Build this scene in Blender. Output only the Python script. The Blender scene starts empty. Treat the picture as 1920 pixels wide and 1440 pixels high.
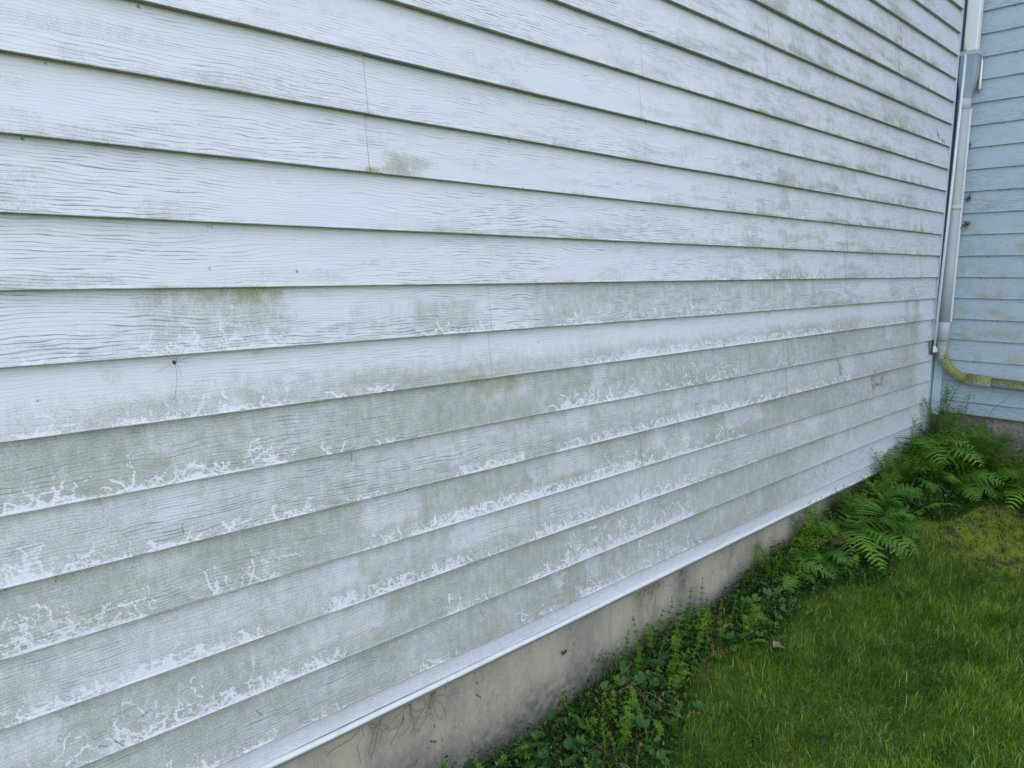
import bpy, math, random
import numpy as np
from mathutils import Vector, Matrix

# ------------------------------------------------------------------ camera, sky, sun, exposure
S = bpy.context.scene
COL = S.collection
ZO = 1.80                      # height of the fourth clapboard line above the lawn
cam_d = bpy.data.cameras.new("camera"); cam = bpy.data.objects.new("camera", cam_d); COL.objects.link(cam)
S.camera = cam
cam_d.sensor_fit = 'HORIZONTAL'; cam_d.sensor_width = 36.0
cam_d.lens = 1343.044/1920*36.0
cam_d.clip_start = 0.02; cam_d.clip_end = 500
_r = Vector((0.73103, -0.68234, 0.00033)); _u = Vector((0.10529, 0.11328, 0.98797)); _f = Vector((0.67417, 0.7222, -0.15465))
M = Matrix((( _r.x, _u.x, -_f.x), (_r.y, _u.y, -_f.y), (_r.z, _u.z, -_f.z))).to_4x4()
M.translation = Vector((-4.90307, -1.44495, -0.34984+ZO))
cam.matrix_world = M

W = bpy.data.worlds.new("World"); S.world = W; W.use_nodes = True
wn = W.node_tree.nodes; wl = W.node_tree.links
bg = wn["Background"]
sky = wn.new("ShaderNodeTexSky"); sky.sky_type = 'NISHITA'; sky.sun_disc = False
SUN_EL, SUN_ROT = math.radians(50), math.radians(28)
sky.sun_elevation = SUN_EL; sky.sun_rotation = SUN_ROT
sky.air_density = 1.0; sky.dust_density = 2.0; sky.ozone_density = 1.0
hz = wn.new("ShaderNodeMix"); hz.data_type = 'RGBA'      # thin cloud softening the blue
hz.inputs[0].default_value = 0.42
hz.inputs[7].default_value = (6.1, 5.9, 5.4, 1)
wl.new(sky.outputs[0], hz.inputs[6]); wl.new(hz.outputs[2], bg.inputs[0])
bg.inputs[1].default_value = 0.15
sd = bpy.data.lights.new("sun", 'SUN'); sd.energy = 3.0; sd.angle = math.radians(0.5); sd.color = (1, .95, .87)
sun = bpy.data.objects.new("sun", sd); COL.objects.link(sun)
dirv = Vector((math.sin(SUN_ROT)*math.cos(SUN_EL), math.cos(SUN_ROT)*math.cos(SUN_EL), math.sin(SUN_EL)))
sun.rotation_euler = dirv.to_track_quat('Z', 'Y').to_euler()
S.view_settings.view_transform = 'Standard'; S.view_settings.look = 'None'
S.view_settings.exposure = 1.65; S.view_settings.gamma = 1
S.cycles.max_bounces = 8

R = random.Random(7)
G = np.random.default_rng(11)
s = 0.127

# ------------------------------------------------------------------ helpers
def link(o, parent=None):
    COL.objects.link(o)
    if parent is not None: o.parent = parent
    return o
def tag(o, label=None, cat=None, group=None, kind=None):
    if label: o['label'] = label
    if cat: o['category'] = cat
    if group: o['group'] = group
    if kind: o['kind'] = kind
    return o
def empty(name, loc, label, cat, group=None, rz=0.0):
    o = bpy.data.objects.new(name, None); o.empty_display_size = .05
    o.location = loc; o.rotation_euler = (0, 0, rz)
    link(o); return tag(o, label, cat, group)
def np_mesh(name, V, F, smooth=False, attrs=None, mat=None):
    """V (n,3), F (m,k) all the same k, or a list of such arrays"""
    me = bpy.data.meshes.new(name)
    Fs = [np.asarray(f, dtype=np.int32) for f in (F if isinstance(F, list) else [F])]
    Fs = [f for f in Fs if len(f)]
    V = np.asarray(V, dtype=np.float32)
    me.vertices.add(len(V)); me.vertices.foreach_set('co', V.ravel())
    loops = np.concatenate([f.ravel() for f in Fs])
    tot = np.concatenate([np.full(len(f), f.shape[1], dtype=np.int32) for f in Fs])
    start = np.concatenate([[0], np.cumsum(tot)[:-1]]).astype(np.int32)
    me.loops.add(len(loops)); me.loops.foreach_set('vertex_index', loops)
    me.polygons.add(len(tot)); me.polygons.foreach_set('loop_start', start); me.polygons.foreach_set('loop_total', tot)
    me.polygons.foreach_set('use_smooth', np.full(len(tot), bool(smooth)))
    if attrs:
        for k, v in attrs.items():
            a = me.attributes.new(k, 'FLOAT', 'POINT'); a.data.foreach_set('value', np.asarray(v, dtype=np.float32).ravel())
    me.update(calc_edges=True); me.validate()
    if mat: me.materials.append(mat)
    return me
def mobj(name, me, parent=None):
    return link(bpy.data.objects.new(name, me), parent)

class MB:
    def __init__(self): self.v = []; self.q = []; self.t = []; self.tint = []
    def quad(self, a, b, c, d, tint=0.5):
        n = len(self.v); self.v += [tuple(a), tuple(b), tuple(c), tuple(d)]; self.q.append((n, n+1, n+2, n+3)); self.tint += [tint]*4
    def tri(self, a, b, c, tint=0.5):
        n = len(self.v); self.v += [tuple(a), tuple(b), tuple(c)]; self.t.append((n, n+1, n+2)); self.tint += [tint]*3
    def tube(self, pts, radii, n=8, cap=True, tint=0.5, squash=None):
        pts = [Vector(p) for p in pts]; base = len(self.v)
        up = Vector((0, 0, 1)); prev = None
        for i, p in enumerate(pts):
            d = (pts[min(i+1, len(pts)-1)] - pts[max(i-1, 0)]).normalized()
            if prev is None:
                x = d.orthogonal().normalized() if abs(d.dot(up)) > .95 else d.cross(up).normalized()
            else:
                x = (prev - d*prev.dot(d)).normalized()
            prev = x; y = d.cross(x)
            r = radii[i] if isinstance(radii, (list, tuple)) else radii
            for k in range(n):
                a = 2*math.pi*k/n
                self.v.append(tuple(p + x*math.cos(a)*r + y*math.sin(a)*r)); self.tint.append(tint)
        for i in range(len(pts)-1):
            for k in range(n):
                a = base+i*n+k; b = base+i*n+(k+1) % n
                self.q.append((a, b, b+n, a+n))
        if cap:
            for e in (0, len(pts)-1):
                c = len(self.v); self.v.append(tuple(pts[e])); self.tint.append(tint)
                for k in range(n):
                    a = base+e*n+k; b = base+e*n+(k+1) % n
                    self.t.append((b, a, c) if e == 0 else (a, b, c))
    def box(self, x0, x1, y0, y1, z0, z1, bev=0.0, tint=.5):
        b = min(bev, (x1-x0)/2.1, (y1-y0)/2.1)
        ring = [(x0+b, y0), (x1-b, y0), (x1, y0+b), (x1, y1-b), (x1-b, y1), (x0+b, y1), (x0, y1-b), (x0, y0+b)]
        n = len(self.v)
        for z in (z0, z1):
            for x, y in ring: self.v.append((x, y, z)); self.tint.append(tint)
        for k in range(8):
            self.q.append((n+k, n+(k+1) % 8, n+8+(k+1) % 8, n+8+k))
        for z, o in ((z0, 0), (z1, 8)):
            c = len(self.v); self.v.append(((x0+x1)/2, (y0+y1)/2, z)); self.tint.append(tint)
            for k in range(8):
                a, b_ = n+o+k, n+o+(k+1) % 8
                self.t.append((b_, a, c) if o == 0 else (a, b_, c))
    def build(self, name, mat, parent=None, smooth=False):
        fs = []
        if self.q: fs.append(np.array(self.q))
        if self.t: fs.append(np.array(self.t))
        me = np_mesh(name, np.array(self.v), fs, smooth, {'tint': self.tint}, mat)
        return mobj(name, me, parent)

def vnoise(x, y, seed=0):
    """smooth value noise, arrays x,y"""
    x = np.asarray(x, float); y = np.asarray(y, float)
    xi = np.floor(x).astype(np.int64); yi = np.floor(y).astype(np.int64)
    fx = x-xi; fy = y-yi; fx = fx*fx*(3-2*fx); fy = fy*fy*(3-2*fy)
    def h(a, b):
        n = (a*374761393 + b*668265263 + seed*974634777) & 0xffffffff
        n = ((n ^ (n >> 13))*1274126177) & 0xffffffff
        return ((n ^ (n >> 16)) & 0xffff)/65535.0
    return (h(xi, yi)*(1-fx)+h(xi+1, yi)*fx)*(1-fy) + (h(xi, yi+1)*(1-fx)+h(xi+1, yi+1)*fx)*fy
def fbm(x, y, seed=0, o=4):
    t = 0; a = .5; w = 0
    for i in range(o):
        t = t+a*vnoise(x*2**i, y*2**i, seed+i*17); w += a; a *= .55
    return t/w
def ss(a, b, x):
    t = np.clip((x-a)/(b-a), 0, 1); return t*t*(3-2*t)

# ------------------------------------------------------------------ materials
def newmat(name):
    m = bpy.data.materials.new(name); m.use_nodes = True
    return m, m.node_tree.nodes, m.node_tree.links, m.node_tree.nodes["Principled BSDF"]
class NT:
    def __init__(self, n, l): self.n, self.l = n, l
    def attr(self, name):
        a = self.n.new("ShaderNodeAttribute"); a.attribute_name = name; return a.outputs['Fac']
    def inp(self, node, i, v):
        if hasattr(v, 'is_output') or isinstance(v, bpy.types.NodeSocket): self.l.new(v, node.inputs[i])
        else: node.inputs[i].default_value = v
    def math(self, op, a, b=0.0, c=0.0, clamp=False):
        m = self.n.new("ShaderNodeMath"); m.operation = op; m.use_clamp = clamp
        self.inp(m, 0, a); self.inp(m, 1, b); self.inp(m, 2, c); return m.outputs[0]
    def mix(self, f, a, b):
        m = self.n.new("ShaderNodeMix"); m.data_type = 'RGBA'
        self.inp(m, 0, f); self.inp(m, 6, a if not isinstance(a, tuple) else (*a, 1)[:4]); self.inp(m, 7, b if not isinstance(b, tuple) else (*b, 1)[:4]); return m.outputs[2]
    def coord(self, sx=1, sy=1, sz=1, obj=True, off=(0, 0, 0)):
        t = self.n.new("ShaderNodeTexCoord"); mp = self.n.new("ShaderNodeMapping"); mp.inputs['Scale'].default_value = (sx, sy, sz)
        mp.inputs['Location'].default_value = off
        self.l.new(t.outputs['Object'], mp.inputs[0]); return mp.outputs[0]
    def noise(self, vec, scale=1.0, detail=2.0, rough=.5, dist=0.0):
        t = self.n.new("ShaderNodeTexNoise"); self.l.new(vec, t.inputs['Vector']); t.inputs['Scale'].default_value = scale
        t.inputs['Detail'].default_value = detail; t.inputs['Roughness'].default_value = rough; t.inputs['Distortion'].default_value = dist
        return t.outputs['Fac']
    def ramp(self, v, a, b, lo=0.0, hi=1.0):
        m = self.n.new("ShaderNodeMapRange"); m.interpolation_type = 'SMOOTHSTEP'
        self.inp(m, 0, v); m.inputs[1].default_value = a; m.inputs[2].default_value = b; m.inputs[3].default_value = lo; m.inputs[4].default_value = hi
        return m.outputs[0]

def siding_material(name, axis, clean, film, rough=.55, grain_hi=.6):
    """painted, wood-grain embossed siding; axis = index of the long direction (0: along X, 1: along Y)"""
    m, n, l, B = newmat(name); T = NT(n, l)
    def vec(long, z, off=(0, 0, 0)):
        return T.coord(long if axis == 0 else 0, long if axis == 1 else 0, z, off=off)
    sep = n.new("ShaderNodeSeparateXYZ"); tc = n.new("ShaderNodeTexCoord"); l.new(tc.outputs['Object'], sep.inputs[0])
    z = sep.outputs[2]
    lapr = T.attr('laprand'); lapv = T.attr('lapv')
    # embossed grain: wavy near-horizontal lines
    w1 = T.noise(vec(2.2, 9), 1, 3, .55); w2 = T.noise(vec(14, 30), 1, 2, .5)
    zz = T.math('ADD', T.math('MULTIPLY', z, 150.0), T.math('ADD', T.math('MULTIPLY', w1, 9.0), T.math('ADD', T.math('MULTIPLY', w2, 1.1), T.math('MULTIPLY', lapr, 13.0))))
    fr = T.math('FRACT', zz); tri = T.math('ABSOLUTE', T.math('SUBTRACT', fr, .5))     # 0 at a groove
    wid = T.noise(vec(9, 70), 1, 2, .6)
    groove = T.ramp(T.math('SUBTRACT', tri, T.math('MULTIPLY', T.math('SUBTRACT', wid, .42), .34)), .01, .11, 1, 0)
    # finer second family
    zz2 = T.math('ADD', T.math('MULTIPLY', z, 330.0), T.math('ADD', T.math('MULTIPLY', w1, 15.0), T.math('MULTIPLY', w2, 2.5)))
    tri2 = T.math('ABSOLUTE', T.math('SUBTRACT', T.math('FRACT', zz2), .5))
    fine = T.ramp(T.math('SUBTRACT', tri2, T.math('MULTIPLY', T.math('SUBTRACT', T.noise(vec(20, 120), 1, 2), .45), .6)), .0, .16, 1, 0)
    brk = T.ramp(T.noise(vec(16, 110), 1, 3, .6), .40, .62)
    area = T.ramp(T.noise(vec(1.6, 8), 1, 3, .6), .38, .62)
    area = T.math('MULTIPLY', area, T.math('ADD', .30, T.math('MULTIPLY', lapv, .9)), clamp=True)
    dark = T.math('MULTIPLY', groove, T.math('ADD', .26, T.math('MULTIPLY', T.math('MULTIPLY', brk, area), 1.8)), clamp=True)
    dark = T.math('MAXIMUM', dark, T.math('MULTIPLY', T.math('MULTIPLY', fine, brk), T.math('MULTIPLY', area, .8)), clamp=True)
    # algae film
    fa = T.attr('film'); tr = T.attr('trail'); mo = T.attr('moss'); di = T.attr('dirt_shade')
    hf = T.noise(vec(220, 260), 1, 3, .7); mf = T.noise(vec(38, 30), 1, 4, .65)
    gr = T.math('ADD', T.math('MULTIPLY', T.math('SUBTRACT', hf, .5), 1.1), T.math('MULTIPLY', T.math('SUBTRACT', mf, .5), .75))
    vs = T.math('MULTIPLY', T.math('SUBTRACT', T.noise(vec(70, 14), 1, 3, .6), .5), .35)
    fam = T.ramp(T.math('ADD', fa, T.math('MULTIPLY', T.math('ADD', gr, vs), T.ramp(fa, .0, .3, .25, 1.15))), .02, 1.22)
    trm = T.ramp(T.math('ADD', tr, T.math('MULTIPLY', T.math('SUBTRACT', T.noise(vec(420, 420), 1, 2), .5), .40)), .20, .74)
    fam = T.math('MULTIPLY', fam, T.math('SUBTRACT', 1.0, T.math('MULTIPLY', trm, .93)), clamp=True)
    c0 = T.mix(T.noise(vec(5, 9), 1, 3), clean, tuple(c*.93 for c in clean[:2])+(clean[2]*.96,))
    c1 = T.mix(fam, c0, film)
    spk = T.ramp(T.noise(vec(330, 420, (3, 3, 1)), 1, 2, .8), .56, .68)
    c1 = T.mix(T.math('MULTIPLY', T.math('MULTIPLY', spk, T.math('ADD', fam, .06)), .55, clamp=True), c1, (.15, .155, .14))
    c1 = T.mix(T.math('MULTIPLY', trm, T.math('MULTIPLY', T.ramp(fa, .05, .4), .6)), c1, tuple(min(.9, c*1.08) for c in clean))
    gl = T.math('MULTIPLY', dark, T.math('SUBTRACT', 1.0, T.math('MULTIPLY', trm, .6)))
    gl = T.math('MULTIPLY', gl, T.math('SUBTRACT', 1.0, T.math('MULTIPLY', fa, .4)))
    gl = T.math('MULTIPLY', gl, T.math('ADD', .55, T.math('MULTIPLY', T.math('FRACT', T.math('MULTIPLY', lapr, 7.13)), .75)), clamp=True)
    c2 = T.mix(T.math('MULTIPLY', gl, grain_hi), c1, (.10, .12, .12))
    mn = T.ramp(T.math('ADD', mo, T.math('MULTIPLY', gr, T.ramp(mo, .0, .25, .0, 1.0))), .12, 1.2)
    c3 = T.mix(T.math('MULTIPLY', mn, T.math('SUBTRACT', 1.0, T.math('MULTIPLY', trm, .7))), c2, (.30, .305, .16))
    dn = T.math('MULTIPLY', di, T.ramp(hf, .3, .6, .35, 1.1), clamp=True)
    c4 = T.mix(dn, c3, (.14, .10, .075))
    l.new(c4, B.inputs['Base Color'])
    B.inputs['Roughness'].default_value = rough
    B.inputs['Specular IOR Level'].default_value = .35
    h = T.math('SUBTRACT', T.math('MULTIPLY', T.noise(vec(30, 60), 1, 3), .25), T.math('MULTIPLY', T.math('MAXIMUM', groove, T.math('MULTIPLY', fine, .5)), .6))
    bp = n.new("ShaderNodeBump"); bp.inputs['Strength'].default_value = .55; bp.inputs['Distance'].default_value = .0007
    l.new(h, bp.inputs['Height']); l.new(bp.outputs[0], B.inputs['Normal'])
    return m

MAT_W1 = siding_material("white_siding", 0, (.695, .71, .805), (.335, .342, .312), grain_hi=.74)
MAT_W2 = siding_material("blue_siding", 1, (.44, .545, .675), (.36, .41, .37), grain_hi=.85)

def paint(name, col, rough=.4, metal=0.0, var=.08, spots=(.3, .3, .28), amt=.35, sc=18, bump=.3):
    m, n, l, B = newmat(name); T = NT(n, l); v = T.coord()
    a = T.mix(T.ramp(T.noise(v, sc, 4, .6), .5, .75, 0, amt), col, spots)
    a = T.mix(T.noise(v, sc*6, 2), a, tuple(c*(1-var) for c in col))
    l.new(a, B.inputs['Base Color']); B.inputs['Roughness'].default_value = rough; B.inputs['Metallic'].default_value = metal
    bp = n.new("ShaderNodeBump"); bp.inputs['Strength'].default_value = bump; bp.inputs['Distance'].default_value = .001
    l.new(T.noise(v, sc*4, 3), bp.inputs['Height']); l.new(bp.outputs[0], B.inputs['Normal'])
    return m
MAT_TRIM = paint("white_trim", (.70, .73, .77), .42, spots=(.33, .35, .28), amt=.55, sc=14)
MAT_POST = paint("corner_post_paint", (.52, .63, .76), .4)
MAT_GREYTRIM = paint("grey_drip_edge", (.30, .31, .31), .6, spots=(.2, .22, .16))
MAT_PIPE = paint("aged_grey_pvc", (.46, .49, .56), .45, spots=(.33, .34, .33), amt=.5, sc=9)
MAT_PIPEW = paint("white_pipe_paint", (.78, .82, .88), .32, amt=.15)
MAT_ADAPT = paint("bluegrey_pvc", (.30, .37, .48), .5)
MAT_CHROME = paint("worn_steel", (.55, .52, .50), .28, .7, spots=(.30, .20, .15), amt=.6, sc=25)
MAT_STRAP = paint("yellowed_strap", (.60, .62, .50), .5)
MAT_ROOF = paint("roof_shingle", (.10, .10, .11), .9, sc=5)
MAT_SOFF = paint("soffit_paint", (.6, .63, .66), .5)
MAT_BLACK = paint("dark_plastic", (.03, .03, .035), .5)

def mossy_pipe():
    m, n, l, B = newmat("mossy_pipe"); T = NT(n, l); v = T.coord()
    g = n.new("ShaderNodeNewGeometry"); sp = n.new("ShaderNodeSeparateXYZ"); l.new(g.outputs['Normal'], sp.inputs[0])
    base = T.mix(T.ramp(T.noise(v, 22, 3), .4, .7), (.44, .48, .52), (.31, .33, .32))
    a = T.math('ADD', T.math('MULTIPLY', T.noise(v, 60, 4, .7), 1.0), T.math('MULTIPLY', sp.outputs[2], .42))
    a = T.math('ADD', a, T.math('MULTIPLY', T.attr('tint'), .5))
    mk = T.ramp(a, .55, .85)
    mc = T.mix(T.ramp(T.noise(v, 150, 3, .7), .35, .65), (.06, .085, .010), (.30, .32, .05))
    l.new(T.mix(T.math('MULTIPLY', mk, .93), base, mc), B.inputs['Base Color'])
    B.inputs['Roughness'].default_value = .6
    bp = n.new("ShaderNodeBump"); bp.inputs['Strength'].default_value = .8; bp.inputs['Distance'].default_value = .003
    l.new(T.math('MULTIPLY', T.noise(v, 180, 3), mk), bp.inputs['Height']); l.new(bp.outputs[0], B.inputs['Normal'])
    return m
MAT_MOSSPIPE = mossy_pipe()

def concrete():
    m, n, l, B = newmat("foundation_render"); T = NT(n, l)
    v = T.coord(); vs = T.coord(1, 1, .35)
    c = T.mix(T.ramp(T.noise(vs, 7, 5, .65), .35, .68), (.43, .385, .325), (.29, .27, .24))
    c = T.mix(T.ramp(T.noise(v, 55, 4, .7), .5, .72, 0, .6), c, (.46, .42, .36))
    c = T.mix(T.ramp(T.noise(T.coord(1, 1, .3), 120, 3, .7), .55, .72, 0, .45), c, (.12, .11, .10))
    sm = T.attr('film'); mo = T.attr('moss'); di = T.attr('dirt_shade')
    c = T.mix(T.math('MULTIPLY', sm, T.ramp(T.noise(v, 40, 4, .6), .25, .7, .4, 1.1), clamp=True), c, (.10, .105, .10))
    c = T.mix(T.math('MULTIPLY', mo, T.ramp(T.noise(v, 130, 3, .7), .42, .58), clamp=True), c, (.17, .115, .05))
    c = T.mix(T.ramp(T.math('ADD', di, T.math('MULTIPLY', T.noise(v, 150, 2), .3)), .5, .7, 0, .85), c, (.06, .045, .035))
    l.new(c, B.inputs['Base Color']); B.inputs['Roughness'].default_value = .9
    h = T.math('ADD', T.noise(v, 30, 5, .7), T.math('MULTIPLY', T.noise(v, 220, 3, .7), .35))
    bp = n.new("ShaderNodeBump"); bp.inputs['Strength'].default_value = .8; bp.inputs['Distance'].default_value = .005
    l.new(h, bp.inputs['Height']); l.new(bp.outputs[0], B.inputs['Normal'])
    return m
MAT_CONC = concrete()

def leafmat(name, a, b, c=None, rough=.5, trans=.25, objvar=.35, vein=True):
    m, n, l, B = newmat(name); T = NT(n, l); t = T.attr('tint')
    oi = n.new("ShaderNodeObjectInfo")
    f = T.math('ADD', T.math('MULTIPLY', t, 1-objvar), T.math('MULTIPLY', oi.outputs['Random'], objvar))
    col = T.mix(T.ramp(f, .15, .85), a, b)
    if c: col = T.mix(T.ramp(f, .86, .98), col, c)
    col = T.mix(T.math('MULTIPLY', T.noise(T.coord(), 160, 2), .35), col, tuple(x*.55 for x in a))
    l.new(col, B.inputs['Base Color']); B.inputs['Roughness'].default_value = rough
    B.inputs['Specular IOR Level'].default_value = .3
    tb = n.new("ShaderNodeBsdfTranslucent"); l.new(col, tb.inputs[0])
    ms = n.new("ShaderNodeMixShader"); ms.inputs[0].default_value = trans
    out = [x for x in n if x.type == 'OUTPUT_MATERIAL'][0]
    l.new(B.outputs[0], ms.inputs[1]); l.new(tb.outputs[0], ms.inputs[2]); l.new(ms.outputs[0], out.inputs[0])
    return m
MAT_GRASS = leafmat("lawn_blade", (.045, .175, .012), (.26, .39, .022), (.52, .52, .22), objvar=0, trans=.3)
MAT_GAL = leafmat("bedstraw_leaf", (.06, .18, .018), (.24, .42, .035), trans=.35)
MAT_FERN = leafmat("fern_leaf", (.06, .19, .028), (.20, .41, .05), trans=.3)
MAT_FERNL = leafmat("fresh_fern_leaf", (.17, .33, .035), (.23, .40, .05), trans=.35)
MAT_DARKLEAF = leafmat("ground_ivy_leaf", (.03, .11, .03), (.075, .19, .045), trans=.2)
MAT_BROAD = leafmat("broad_leaf", (.06, .17, .025), (.11, .24, .035), trans=.3)
MAT_COVER = leafmat("ground_cover_leaf", (.012, .055, .010), (.07, .17, .02), (.20, .32, .05), objvar=0, trans=.25)
MAT_LITTER = leafmat("dead_litter", (.07, .045, .025), (.22, .16, .09), (.36, .30, .2), objvar=0, trans=.1, rough=.8)
MAT_BROWNF = leafmat("dead_fern", (.12, .075, .045), (.27, .19, .12), trans=.15, rough=.8)
MAT_LONG = leafmat("long_grass", (.06, .15, .04), (.16, .26, .10), trans=.3)
MAT_NEST = leafmat("dry_debris", (.10, .055, .03), (.34, .24, .13), trans=.05, rough=.85)
MAT_SPIDER = paint("harvestman_skin", (.035, .02, .015), .5)

def soil():
    m, n, l, B = newmat("soil_and_turf"); T = NT(n, l)
    v = T.coord()
    so = T.mix(T.noise(v, 30, 5, .7), (.018, .014, .010), (.06, .045, .03))
    tf = T.mix(T.ramp(T.noise(v, 9, 5, .7), .35, .65), (.035, .09, .015), (.09, .13, .02))
    mo = T.mix(T.noise(v, 60, 4, .7), (.11, .13, .012), (.30, .37, .02))
    c = T.mix(T.attr('turf'), so, tf)
    c = T.mix(T.math('MULTIPLY', T.attr('moss'), T.ramp(T.noise(v, 14, 4, .6), .35, .55), clamp=True), c, mo)
    l.new(c, B.inputs['Base Color']); B.inputs['Roughness'].default_value = .95
    bp = n.new("ShaderNodeBump"); bp.inputs['Strength'].default_value = 1; bp.inputs['Distance'].default_value = .01
    l.new(T.noise(v, 60, 5, .7), bp.inputs['Height']); l.new(bp.outputs[0], B.inputs['Normal'])
    return m
MAT_SOIL = soil()

# ------------------------------------------------------------------ ground
def gz(x, y):
    x = np.asarray(x, float); y = np.asarray(y, float)
    h = .02*np.ones_like(x) - .03*ss(-2.6, -3.6, x)
    h = h + .045*ss(-3.5, -3.0, x)*ss(-.45, -.02, y) + .07*ss(-2.7, -1.6, x)*ss(-.6, -.02, y) + .13*ss(-1.9, -.5, x)*ss(-1.0, -.1, y) + .11*ss(-.8, 0, x)*ss(-.9, -.1, y)
    h = h + (fbm(x*3, y*3, 5, 3)-.5)*.035*ss(-6, -3, -np.abs(y))
    return h
def axis_pts(lo, hi, step, far):
    a = np.arange(lo, hi+1e-6, step); g = np.geomspace(step*1.6, far, 22)
    return np.concatenate([(lo-g)[::-1], a, hi+g])
gx = axis_pts(-5.5, 1.0, .05, 60); gy = axis_pts(-3.0, .1, .05, 60)
GX, GY = np.meshgrid(gx, gy, indexing='ij')
def moss_area(x, y):
    return ss(-1.35, -.85, x)*ss(-.12, -.35, y)*ss(-1.25, -.8, y)
def strip_w(x):            # how far the weeds reach out from the foundation
    return .26+.06*np.sin(np.asarray(x)*3.1)+.05*np.sin(np.asarray(x)*7.7+1) + .30*ss(-1.1, -.2, np.asarray(x))
nx, ny = GX.shape
V = np.stack([GX, GY, gz(GX, GY)], -1).reshape(-1, 3)
idx = np.arange(nx*ny).reshape(nx, ny)
F = np.stack([idx[:-1, :-1], idx[1:, :-1], idx[1:, 1:], idx[:-1, 1:]], -1).reshape(-1, 4)
turf = 1-ss(-strip_w(GX)-.05, -strip_w(GX)+.06, GY)
turf = turf*(1-.9*moss_area(GX, GY))
me = np_mesh("ground", V, F, True, {'turf': turf, 'moss': moss_area(GX, GY)*.95}, MAT_SOIL)
tag(mobj("ground", me), kind='structure')

# ------------------------------------------------------------------ the house
house = empty("house", (0, 0, 0), "weathered white clapboard house with a light blue return wall on a concrete foundation", "house")

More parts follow.
